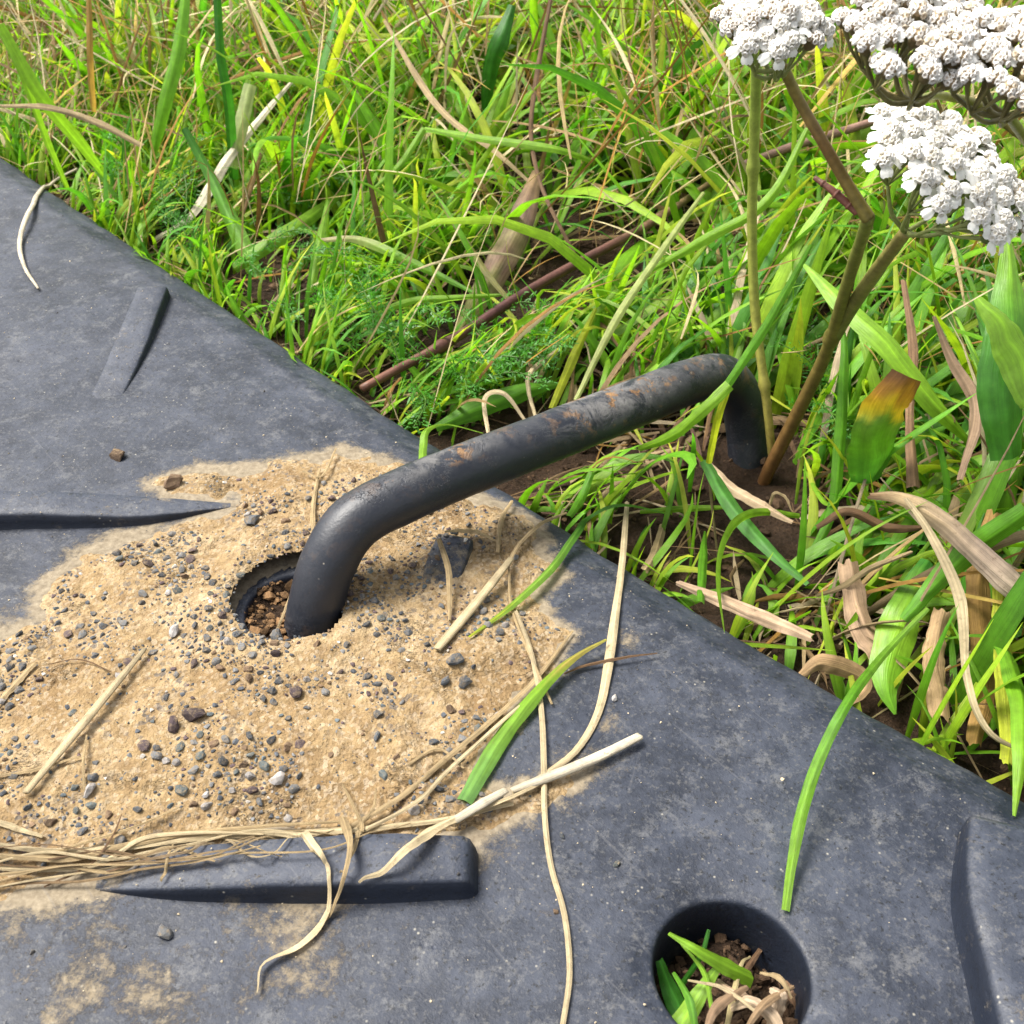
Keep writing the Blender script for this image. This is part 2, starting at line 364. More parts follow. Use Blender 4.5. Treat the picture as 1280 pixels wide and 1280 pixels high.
def sand_thick(x, y):
    d = poly_sdf(x, y, SANDW)+.0045+.0085*fbm(x*75, y*75, 31, 6)
    t = -.0007+.0040*sstep(.002, .036, d)+.0010*sstep(-.001, .010, d)
    t = t+(.0011*fbm(x*70, y*70, 41, 3)+.0006*fbm(x*260, y*260, 43, 3))*sstep(-.004, .008, d)
    (cx, cy), R = HOLES[1]; r = np.hypot(x-cx, y-cy)
    t = t+.0022*np.exp(-((r-R-.008)/.008)**2)*sstep(0, .01, d)
    ang = np.arctan2(y-cy, x-cx)                                   # the rim is bare on its left side, sanded in front
    pc = at(390, 781, 0)[:2]; cut = r-(R+.0016+.001*fbm(x*120, y*120, 77, 2))
    cut = np.maximum(cut, (x-cx-.0035)*.9); cut = np.minimum(cut, np.hypot(x-pc[0], y-pc[1])-.0100)
    t = np.where(cut < 0, -.004, np.where(r < R+.003, np.maximum(t, .0008), t))
    return t
def mat_z(x, y):
    u, v = to_uv(x, y); return bevel(v)+und(x, y)*sstep(.0, .03, v)
def surf(x, y):
    """top of whatever lies on the mat here"""
    x = np.asarray(x, float); y = np.asarray(y, float); m = mat_z(x, y)
    return np.maximum(np.maximum(m, m+sand_thick(x, y)), m+rib_height(x, y))
def ground_z(x, y):
    u, v = to_uv(x, y); out = np.maximum(-v, 0)
    z = -.029+.0055*fbm(x*16, y*16, 3, 3)+.0035*fbm(x*70, y*70, 13, 3)*sstep(-.02, .01, out)+.07*np.clip(out-.05, 0, .8)*sstep(.05, .3, out)
    z = np.where(v > .004, np.minimum(z, -.0275), z)
    (cx, cy), R = HOLES[1]; r = np.hypot(x-cx, y-cy)
    z = z+(.0262+.004*fbm(x*180, y*180, 19, 3))*(1-sstep(R*1.0, R*1.2, r))
    (cx, cy), R = HOLES[0]; r = np.hypot(x-cx, y-cy)
    return z+.012*(1-sstep(R*.8, R*1.2, r))*(1+fbm(x*150, y*150, 29, 3))
def graded(lo, fine0, fine1, hi, step, grow=1.22):
    a = list(np.arange(fine0, fine1+step*.5, step)); s = step
    while a[-1] < hi: s *= grow; a.append(a[-1]+s)
    b = []; s = step; x = fine0
    while x > lo: s *= grow; x -= s; b.append(x)
    return np.array(b[::-1]+a)
def grid_faces(nx, ny):
    i = np.arange(nx-1)[:, None]*ny; j = np.arange(ny-1)[None]
    return np.stack([i+j, i+ny+j, i+ny+j+1, i+j+1], -1).reshape(-1, 4)

# ------------------------------------------------------------------ ground
gx = graded(-260, -.45, .35, 260, .0028, 1.2); gy = graded(-260, .05, .80, 260, .0028, 1.2)
X, Y = np.meshgrid(gx, gy, indexing='ij'); Z = ground_z(X, Y)
me = mesh_np('ground', np.stack([X, Y, Z], -1), grid_faces(len(gx), len(gy)), M_SOIL)
link('ground', me, kind='structure')

# ------------------------------------------------------------------ rubber mat
us = graded(-.9, -.05, U1+.05, U1+.8, .00125); vs = np.r_[BV[:, 0], graded(.0211, .0211, .255, .95, .00125)]
U, Vv = np.meshgrid(us, vs, indexing='ij'); X, Y = to_xy(U, Vv)
Z = np.where(np.arange(len(vs))[None] < 12, np.r_[BV[:, 1], np.zeros(len(vs)-12)][None], 0)+und(X, Y)*sstep(0, .03, Vv)
edge_n = .0012*fbm(U*60, U*0, 61, 3); X = X+edge_n*NV[0]*(Vv < .006); Y = Y+edge_n*NV[1]*(Vv < .006)
dead = np.zeros(X.shape, bool); WALL = np.zeros(X.shape)
for (cx, cy), R in HOLES:
    dx, dy = X-cx, Y-cy; r = np.hypot(dx, dy)+1e-9; band = .0115 if R > .02 else .0105
    Z = Z-.0010*np.exp(-((r-R)/.006)**2)*(r > R)+.0004*np.exp(-((r-R-.004)/.003)**2)
    ins = (r < R) & (r > R-band); t = np.clip((R-r)/band, 0, 1); rr = .0017
    a = np.clip(t/.4, 0, 1)*math.pi/2; q = np.clip((t-.4)/.6, 0, 1)
    wob = .0007*fbm(np.arctan2(dy, dx)*3+9, Z*0+q*5, 71, 3)
    rn = R-rr*np.sin(a)-.0012*q+wob*q; zn = -.0010-rr*(1-np.cos(a))-.036*q
    X = np.where(ins, cx+dx/r*rn, X); Y = np.where(ins, cy+dy/r*rn, Y); Z = np.where(ins, Z+zn, Z)
    dead |= r <= R-band; WALL = WALL+np.where(ins, (.95 if R > .02 else .06)*q, 0)
sd = poly_sdf(X, Y, SANDW)
left_ = at(60, 900, 0)
dust = .95*np.exp(-np.maximum(-sd, 0)/.0055)+.10*np.exp(-np.maximum(-sd, 0)/.05)+.40*np.exp(-np.maximum(-sd, 0)/.012)*sstep(.02, -.10, X)+.30*np.exp(-((Vv-.0165)/.0013)**2)+.2*np.exp(-((Vv-.030)/.001)**2)*(U < .45)  # last two terms draw paler lines parallel to the mat edge
def blob(px, py, rad, amt):
    c = at(px, py, 0)[:2]; return amt*np.exp(-((X-c[0])**2+(Y-c[1])**2)/(rad*rad))
for b in [(80, 560, .03, .10), (150, 1230, .013, .42), (30, 1170, .010, .2), (260, 1275, .012, .36), (400, 1150, .016, .42), (330, 1215, .010, .3), (60, 1275, .010, .34), (100, 1200, .010, .14), (20, 1230, .008, .2), (200, 1240, .010, .34), (420, 1240, .012, .25), (760, 960, .012, .25), (1010, 960, .02, .12), (780, 800, .008, .45), (800, 700, .008, .4), (760, 900, .010, .45), (690, 1130, .01, .2), (860, 1180, .01, .2), (1000, 1110, .01, .2),
          (150, 440, .01, .2), (180, 470, .006, .32), (600, 1150, .03, .16), (350, 1120, .02, .25), (60, 800, .03, .25)]:
    dust = dust+blob(*b)
(hx, hy), hr = HOLES[1]; near_rim = np.hypot(X-hx, Y-hy) < hr+.0012
dust = np.where(near_rim, .06, dust)*(WALL == 0)+WALL
F = grid_faces(*X.shape); keep = ~dead.ravel()[F].any(1)
me = mesh_np('rubber_mat', np.stack([X, Y, Z], -1), F[keep], M_RUB, np.repeat(np.clip(dust, 0, 1).ravel()[:, None], 3, 1))
mat_o = link('rubber_mat', me, label='black rubber ground mat with two round holes and raised tread ribs', cat='ground mat')
# raised ribs, each a solid bar with rounded shoulders
prof = np.array([(-1.16, 0), (-1.06, .12), (-1.01, .55), (-.965, .88), (-.87, .985), (-.45, 1.0), (0, 1.02), (.45, 1.0), (.87, .985), (.965, .88), (1.01, .55), (1.06, .12), (1.16, 0)])
for r in RIBS:
    P = r['path'].copy(); e0, e1 = r['end']
    T = unit(np.gradient(P[:, :2], axis=0)); S = np.stack([-T[:, 1], T[:, 0]], 1); m = len(P)
    hh = P[:, 3].copy(); ww = P[:, 2].copy()
    ex = []                                                        # rounded blunt ends
    L = [(P[i, :2], S[i], ww[i], hh[i]) for i in range(m)]
    if e0: L = [(P[0, :2]-T[0]*k, S[0], ww[0]*wf, hh[0]*hf) for k, wf, hf in ((.0042, .80, -.1), (.0032, .88, .45), (.0018, .95, .88))]+L
    if e1: L = L+[(P[-1, :2]+T[-1]*k, S[-1], ww[-1]*wf, hh[-1]*hf) for k, wf, hf in ((.0018, .95, .88), (.0032, .88, .45), (.0042, .80, -.1))]
    V = []
    for i, (c, s, w, h) in enumerate(L):
        xy = c+s*(prof[:, :1]*w); jit = .0006*fbm(xy[:, 0]*160, xy[:, 1]*160, 91, 4)
        V.append(np.column_stack([xy, mat_z(xy[:, 0], xy[:, 1])-.0016+prof[:, 1]*(h+.0016)+jit*prof[:, 1]]))
    V = np.array(V); sdr = poly_sdf(V[..., 0].ravel(), V[..., 1].ravel(), SANDW)
    dc = np.clip(.30*np.exp(-np.maximum(-sdr, 0)/.006)+.34, 0, 1)
    me = mesh_np('tread_rib', V, grid_faces(V.shape[0], V.shape[1])[:, ::-1], M_RIB, np.repeat(dc[:, None], 3, 1))
    link('tread_rib', me, mat_o)

# ------------------------------------------------------------------ sand on the mat
lo = SANDW.min(0)-.01; hi = SANDW.max(0)+.01; st = .0009
sx = np.arange(lo[0], hi[0], st); sy = np.arange(lo[1], hi[1], st); X, Y = np.meshgrid(sx, sy, indexing='ij')
TH = sand_thick(X, Y); u, v = to_uv(X, Y); m = mat_z(X, Y)
TH = TH+.0009*fbm(X*700, Y*700, 52, 2)*(TH > .0003)
# sand banked against the ribs
Z = m+TH; okv = (TH > -.0010) & (v > .002)
F = grid_faces(len(sx), len(sy)); keep = okv.ravel()[F].all(1) & (TH.ravel()[F].max(1) > -.0003)
used = np.unique(F[keep]); remap = np.full(X.size, -1); remap[used] = np.arange(len(used))
me = mesh_np('sand', np.stack([X, Y, Z], -1).reshape(-1, 3)[used], remap[F[keep]], M_SAND)
link('sand', me, label='patch of tan sand washed over the rubber mat', cat='sand', kind='stuff')

# ------------------------------------------------------------------ stones
def ico(sub, seed, squash=(1, 1, 1), rough=.25):
    bm = bmesh.new(); bmesh.ops.create_icosphere(bm, subdivisions=sub, radius=1)
    r = random.Random(seed); planes = [(Vector((r.gauss(0, 1), r.gauss(0, 1), r.gauss(0, 1))).normalized(), r.uniform(.42, .80)) for _ in range(8)]
    for v in bm.verts:
        for n, d in planes:
            k = v.co.dot(n)
            if k > d: v.co -= n*(k-d)
        v.co *= 1+r.uniform(-rough, rough)*.25
        v.co.x *= squash[0]; v.co.y *= squash[1]; v.co.z *= squash[2]
    V = np.array([v.co[:] for v in bm.verts]); F = np.array([[w.index for w in f.verts] for f in bm.faces]); bm.free(); return V, F
STONE_ME = []
for mi, mt in enumerate(M_STONE):
    row = []
    for k in range(5):
        V, F = ico(2, 100+mi*10+k, (1, random.uniform(.55, .95), random.uniform(.45, .75)), .5)
        row.append(mesh_np('stone', V, F, mt, smooth=False))
    STONE_ME.append(row)
def put_stone(x, y, s, mi, k=None, label=None, cat='stone', group=None, name='stone', sink=.25):
    o = bpy.data.objects.new(name, STONE_ME[mi][random.randrange(5) if k is None else k]); COL.objects.link(o)
    o.location = (x, y, float(surf(x, y))+s*(.45-sink)); o.scale = (s,)*3
    o.rotation_euler = (random.uniform(-.4, .4), random.uniform(-.4, .4), random.uniform(0, 6.28))
    tag(o, label, cat, group); return o
NAMED = [(243, 897, 17, 2, 'big purple stone chip, the larger of a touching pair in the sand'), (218, 908, 13, 2, 'purple stone chip touching the left side of the bigger purple one'),
         (345, 977, 13, 4, 'round pale pink grey stone in the sand below the purple pair'), (112, 990, 11, 4, 'pale speckled stone beside a thin straw at the sand left edge'),
         (570, 827, 14, 0, 'dark slate stone just right of the peg foot, above two others'), (556, 853, 11, 0, 'left one of two dark round stones lying together right of the peg'),
         (582, 855, 13, 0, 'right one of two dark round stones lying together right of the peg'), (226, 988, 12, 3, 'blue green stone chip below the purple pair of stones'),
         (205, 1168, 12, 1, 'light grey stone lying alone on the mat below the bottom rib'), (257, 995, 7, 4, 'small white stone chip next to the blue green chip'),
         (220, 790, 11, 4, 'flat whitish stone chip in the sand left of the peg hole'), (345, 797, 11, 1, 'grey stone lodged in the peg hole against the peg foot'),
         (372, 866, 13, 2, 'brownish purple stone below the peg foot'), (317, 652, 13, 0, 'dark stone cluster chip above the peg hole by the long rib tip'),
         (695, 1140, 5, 5, 'tiny orange brown crumb of stone beside the long thin straw on the mat'), (216, 606, 14, 5, 'rust brown flake lying on the sand above the rib tip'),
         (768, 873, 6, 4, 'tiny pale stone beside the curved straw right of the sand'), (770, 1081, 6, 3, 'tiny green grey crumb alone on the bare mat'), (702, 1045, 6, 0, 'tiny dark crumb pressed into the mat near the thin straw'),
         (147, 572, 13, 5, 'curled brown flake lying on bare mat above the left rib')]
NP = []
for px, py, s, mi, lab in NAMED:
    p = at(px, py, 0)
    for _ in range(3): p = at(px, py, float(surf(p[0], p[1])))
    d = (p-CP)@FW; r = s*d/FPX; NP.append((p[0], p[1], r)); put_stone(p[0], p[1], r, mi, label=lab, sink=.1)
cand = []
lo, hi = SANDW.min(0), SANDW.max(0)
NC = 90000; cx = rng.uniform(lo[0], hi[0], NC); cy = rng.uniform(lo[1], hi[1], NC)
sdv = poly_sdf(cx, cy, SANDW); pxs, pys, _ = proj(np.column_stack([cx, cy, np.zeros_like(cx)]))
dens = np.clip(.03+1.05*np.exp(-((pxs-330)/260)**2-((pys-850)/160)**2)+.75*np.exp(-((pxs-120)/170)**2-((pys-880)/140)**2)+.22*np.exp(-((pxs-520)/130)**2-((pys-900)/100)**2)+.3*np.exp(-((pxs-320)/120)**2-((pys-660)/50)**2), 0, 1)*(.04+.96*sstep(-.10, .22, fbm(cx*75, cy*75, 23, 4)))*1.2
th = sand_thick(cx, cy)
okc = (sdv > .001) & (rng.random(NC) < dens) & (th > .0005) & (pxs > -60)
cx, cy = cx[okc], cy[okc]
size = .00037*np.exp(rng.normal(0, .62, len(cx))); order = np.argsort(-size)
placed = list(NP); small = []; ind = 0
grid = {}
def clash(x, y, r):
    gx_, gy_ = int(x/.006), int(y/.006)
    for a in (-1, 0, 1):
        for b in (-1, 0, 1):
            for q in grid.get((gx_+a, gy_+b), ()):
                if (q[0]-x)**2+(q[1]-y)**2 < ((q[2]+r)*.85)**2: return True
    return False
for q in NP: grid.setdefault((int(q[0]/.006), int(q[1]/.006)), []).append(q)
KIND_LAB = ['dark slate stone chip half sunk in the tan sand', 'grey stone chip half sunk in the tan sand', 'purple brown stone chip half sunk in the tan sand', 'blue green stone chip half sunk in the tan sand', 'pale stone chip half sunk in the tan sand', 'brown stone chip half sunk in the tan sand']
REG = [((330, 665), 'above the peg hole near the long rib tip'), ((170, 720), 'left of the peg hole by the bare rubber'), ((240, 790), 'close to the left rim of the peg hole'), ((60, 830), 'near the left end of the sand'), ((60, 930), 'by the thick pale straw'),
       ((190, 870), 'near the purple stone pair'), ((180, 960), 'above the straw bundle at left'), ((300, 930), 'right of the purple stone pair'), ((330, 850), 'just below the peg foot'), ((300, 1000), 'above the left half of the bottom rib'), ((420, 960), 'above the right half of the bottom rib'),
       ((440, 860), 'right and below the peg foot'), ((480, 780), 'right of the peg foot'), ((530, 900), 'below the dark stone trio'), ((590, 790), 'beside the broken pale straw'), ((620, 880), 'by the green leaf over the sand edge'), ((500, 700), 'under the slanting run of the peg'), ((560, 1000), 'by the straws at the bottom right sand corner'), ((430, 600), 'behind the near bend of the peg')]
COLN = ['dark slate', 'grey', 'purple brown', 'blue green', 'pale', 'brown']; SEEN = {}
def stone_label(x, y, r, mi):
    q = at(0, 0, 0); px, py, d = proj(np.array([[x, y, 0.]])); k = min(REG, key=lambda t: (t[0][0]-px[0])**2+(t[0][1]-py[0])**2)[1]
    n_ = SEEN[(mi, k)] = SEEN.get((mi, k), 0)+1
    siz = 'largest' if n_ == 1 else 'second largest' if n_ == 2 else 'small' if n_ > 5 else 'middling'
    return f'{siz} {COLN[mi]} stone chip {k}'
for i in order:
    x, y, r = cx[i], cy[i], min(size[i]*1.25, .0021)
    if clash(x, y, r): continue
    grid.setdefault((int(x/.006), int(y/.006)), []).append((x, y, r))
    mi = int(rng.choice(6, p=[.36, .26, .13, .13, .04, .08]))
    if ind < 278:
        put_stone(x, y, r, mi, label=stone_label(x, y, r, mi), group='stone chips scattered in the sand'); ind += 1
    elif len(small) < 9000: small.append((x, y, r, mi))
b = MB(); base = [ico(1, 300+k, (1, .8, .6)) for k in range(6)]
sxy = np.array([(q[0], q[1]) for q in small]); sz = surf(sxy[:, 0], sxy[:, 1])
PALE = [(.055, .060, .068), (.12, .12, .12), (.075, .052, .052), (.08, .095, .10), (.36, .33, .29), (.13, .085, .05)]
def rotz(V, a):
    c, s = math.cos(a), math.sin(a); return V@np.array([[c, s, 0], [-s, c, 0], [0, 0, 1]])
for (x, y, r, mi), z in zip(small, sz):
    V, F = base[rng.integers(6)]; b.add(rotz(V, rng.uniform(0, 6.28))*r*np.array([1, 1, .8])+np.array([x, y, z+r*.1]), None, F, np.array(PALE[mi])*rng.uniform(.7, 1.3))
M_GRAV = mat_attr('fine_gravel', .85, 700, .0004, (.6, 1.4))
link('fine_gravel', b.mesh('fine_gravel', M_GRAV, False), label='fine stone grit strewn through the sand on the mat', cat='grit', kind='stuff')
# loose grains on the bare rubber
b = MB(); n = 1500
gu = rng.uniform(0, U1, n*3); gv = rng.uniform(.012, .25, n*3); xx, yy = to_xy(gu, gv); sdg = poly_sdf(xx, yy, SANDW)
keepg = (sdg < 0) & (rng.random(n*3) < .22+.7*np.exp(sdg/.02))
for (cx_, cy_), R in HOLES: keepg &= np.hypot(xx-cx_, yy-cy_) > R+.003
xx, yy = xx[keepg], yy[keepg]; zz = surf(xx, yy)
for x, y, z in zip(xx, yy, zz):
    V, F = base[rng.integers(6)]; r = .00022*math.exp(rng.normal(0, .45)); c = (np.array([.34, .28, .19]) if rng.random() < .7 else np.array([.06, .055, .05]))*rng.uniform(.8, 1.3)
    b.add(rotz(V, rng.uniform(0, 6.28))*r+np.array([x, y, z+r*.3]), None, F, np.clip(c, 0, .8))
link('loose_sand_grains', b.mesh('loose_sand_grains', M_GRAV, False), label='loose sand grains and crumbs sprinkled over the bare mat', cat='sand', kind='stuff')

# ------------------------------------------------------------------ the steel peg
PEG_R = .0094
pk = [at(386, 812, -.03), at(388, 800, -.012), at(395, 756, .004), at(412, 700, .019), at(446, 651, .0285), at(510, 617, .0315), at(600, 580, .030), at(700, 541, .0275), at(800, 502, .024), at(860, 478, .0205), at(902, 471, .013), at(925, 497, -.001), at(934, 540, -.018), at(938, 590, -.035), at(940, 640, -.055)]
PEGP = smooth_path(np.array(pk), 150)
V, F4, F3 = tube(PEGP, PEG_R, 40, (0, 0, 1))
T, N, B = frames(PEGP); 
L = np.linspace(0, 1, 150); px_, py_, _ = proj(PEGP)
a = np.linspace(0, 2*np.pi, 40, endpoint=False)
nz = (np.cos(a)[None, :, None]*N[:, None]+np.sin(a)[None, :, None]*B[:, None])
up = sstep(-.15, .75, nz[..., 2])
mask = np.clip(up*(.06+1.15*np.exp(-((px_-765)/62)**2)[:, None]+.55*np.exp(-((px_-900)/35)**2)[:, None]+.75*np.exp(-((px_-560)/55)**2)[:, None]*sstep(.80, .97, nz[..., 2])), 0, 1)
mask = np.clip(mask+.25*np.exp(-((py_-790)/25)**2)[:, None]*(px_ < 460)[:, None], 0, 1)
mask = np.r_[mask.ravel(), 0, 0]
V = np.asarray(V); Vn = V.copy(); jit = .00025*fbm(V[:, 0]*120+V[:, 2]*90, V[:, 1]*120, 55, 3)
V[:len(jit)-2] += nz.reshape(-1, 3)*jit[:-2, None]
link('ground_peg', mesh_np('ground_peg', V, [F4, F3], M_PEG, np.repeat(mask[:, None], 3, 1)), label='bent black steel peg pinning the mat to the soil', cat='ground peg')

# ------------------------------------------------------------------ grass strips made one by one
def ribbon_mesh(name, P, W, mat, cols, hint=(0, 0, 1), arch=.25, twist=0.0, n=34, tubeflat=None, curl=0.0, wav=0.0, seed=0, rest=False):
    """a single leaf or straw along P; W full width; cols = list of (t, colour)"""
    P = smooth_path(P, n); s = np.linspace(0, 1, n)
    if rest:                                                       # lie on whatever is underneath, ribs included
        fl = surf(P[:, 0], P[:, 1])+.0006; lift = np.maximum(fl-P[:, 2], 0)
        k = np.maximum(np.maximum(np.r_[lift[1:], lift[-1]], np.r_[lift[0], lift[:-1]]), lift); k = (np.r_[k[1:], k[-1]]+np.r_[k[0], k[:-1]]+k)/3
        P = P.copy(); P[:, 2] += np.maximum(k, lift)
    if wav: P = P+np.stack([fbm(s*6+seed, s*0+seed, 5), fbm(s*6+seed, s*0+seed+9, 6), fbm(s*6+seed, s*0+seed+19, 7)], 1)*wav
    w = np.interp(s, np.linspace(0, 1, len(W)), W) if hasattr(W, '__len__') else np.full(n, W)
    w = w*(1+.12*fbm(s*5+seed*3.1, s*0, 3, 2))
    ct = np.array([c[0] for c in cols]); cc = np.array([c[1] for c in cols], float)
    C = np.stack([np.interp(s, ct, cc[:, k]) for k in range(3)], 1)
    xr = np.linspace(-1, 1, 9); s2 = s[:, None]+.13*fbm(xr[None]*2.6+seed*3.7+s[:, None]*3, s[:, None]*5+xr[None]*.4, 57, 3)+.05*np.abs(xr[None])
    C2 = np.stack([np.interp(s2, ct, cc[:, k]) for k in range(3)], -1)
    T, N, B = frames(P, hint)
    tw = twist*s; N2 = N*np.cos(tw)[:, None]+B*np.sin(tw)[:, None]; B2 = -N*np.sin(tw)[:, None]+B*np.cos(tw)[:, None]
    if tubeflat is not None:
        a = np.linspace(0, 2*np.pi, 10, endpoint=False)
        V = P[:, None]+.5*w[:, None, None]*(tubeflat*np.cos(a)[None, :, None]*N2[:, None]+np.sin(a)[None, :, None]*B2[:, None])
        i = np.arange(n-1)[:, None]*10; j = np.arange(10)[None]; k = (j+1) % 10
        F = np.stack([i+j, i+k, i+10+k, i+10+j], -1).reshape(-1, 4)
        jag = .5*(vnoise(a*1.7+seed*3.3, a*0, 35)-.5)*w[2]; V[0] += jag[:, None]*T[0]; V[-1] += jag[::-1, None]*T[-1]
        V += .05*w[:, None, None]*np.cos(3*a+seed)[None, :, None]*N2[:, None]
        Lm = np.r_[0, np.cumsum(np.linalg.norm(np.diff(P, axis=0), axis=1))]; leaf = np.stack([np.broadcast_to(np.abs(a/np.pi-1)*1.6, (n, 10)), np.broadcast_to(Lm[:, None], (n, 10)), np.full((n, 10), float(seed))], -1)
        return mesh_np(name, V, [F, np.array([np.arange(10)[::-1], (n-1)*10+np.arange(10)])], mat, np.repeat(C[:, None], 10, 1), leaf=leaf)
    x = np.linspace(-1, 1, 9); sd_ = seed*7.13
    ph = fbm(s*9+sd_, s*0+4, 21, 3); k2 = (.22+arch*.8)*(1+(1.2 if mat is M_STRAW else .5)*ph)+curl*s                       # how far the two halves fold, varying along it
    asym = .5*fbm(s*5+sd_, s*0+8, 23, 2)
    edge = fbm((s[:, None]*14+x[None]*.01+sd_), x[None]*1.3+s[:, None]*0, 27, 3)
    xx = x[None]+asym[:, None]*(1-x[None]**2)*.5
    zz = -np.abs(x[None])**1.3*k2[:, None]+.035*np.cos(x[None]*7+sd_)*(mat is M_STRAW)+(.14 if mat is M_STRAW else .05)*edge*np.abs(x[None])
    fray = np.zeros((n, 9)); fr = .28*(np.array([vnoise(x*3.1+sd_, x*0+k, 33) for k in (1, 2)])-.5)*w[[1, -2]][:, None]*2
    fray[0], fray[-1] = fr[0], fr[1]; fray = fray*(mat is M_STRAW)
    V = P[:, None]+.5*w[:, None, None]*((xx*(1+.10*edge))[..., None]*B2[:, None]+zz[..., None]*N2[:, None])+fray[..., None]*T[:, None]
    vein = np.array([.92, 1.04, .94, 1.0, 1.30, 1.0, .94, 1.04, .92]); Lm = np.r_[0, np.cumsum(np.linalg.norm(np.diff(P, axis=0), axis=1))]
    leaf = np.stack([np.broadcast_to(x*.5+.5, (n, 9)), np.broadcast_to(Lm[:, None], (n, 9)), np.full((n, 9), float(seed))], -1)
    return mesh_np(name, V, grid_faces(n, 9), mat, np.clip(C2*vein[None, :, None], 0, 1), leaf=leaf)
def onmat(pts, lift=.0008):
    out = []
    for q in pts:
        x, y = q[:2]; lf = lift+(q[2]*.0007 if len(q) > 2 else 0); p = at(x, y, 0)
        for _ in range(4): p = at(x, y, float(surf(p[0], p[1]))+lf)
        out.append(p)
    return np.array(out)
def air(pts): return np.array([atd(*q) for q in pts])
PXM = lambda px, d: px*d/FPX
TAN, PALE_S, WHT, BRN, GLD = (.36, .265, .14), (.48, .385, .23), (.58, .51, .38), (.14, .08, .04), (.32, .19, .05)
GRN, DGRN, LGRN, YGRN, BGRN = (.10, .27, .014), (.035, .15, .014), (.19, .36, .022), (.32, .36, .022), (.06, .21, .022)
ribbon_seed = 0; CULL = []
def cull_for(P, rad):
    q = smooth_path(P, 48); a_, b_, d_ = proj(q); CULL.append((np.column_stack([a_, b_]), rad, float(d_.max())+.004))
def strip(name, P, wpx, cols, label, cat, mat=None, **kw):
    global ribbon_seed
    ribbon_seed += 1
    d = float(np.mean((P-CP)@FW)); W = [PXM(w*(.86 if name == 'straw' else 1), d) for w in (wpx if hasattr(wpx, '__len__') else [wpx*.75, wpx, wpx, wpx*.9, wpx*.5])]
    if not isinstance(cols, list): cols = [(0, cols), (1, cols)]
    me = ribbon_mesh(name, P, W, mat or M_STRAW, cols, seed=ribbon_seed, **kw)
    cull_for(P, max(W)*FPX/d*.36+2)
    return link(name, me, label=label, cat=cat)
S = 'straw'
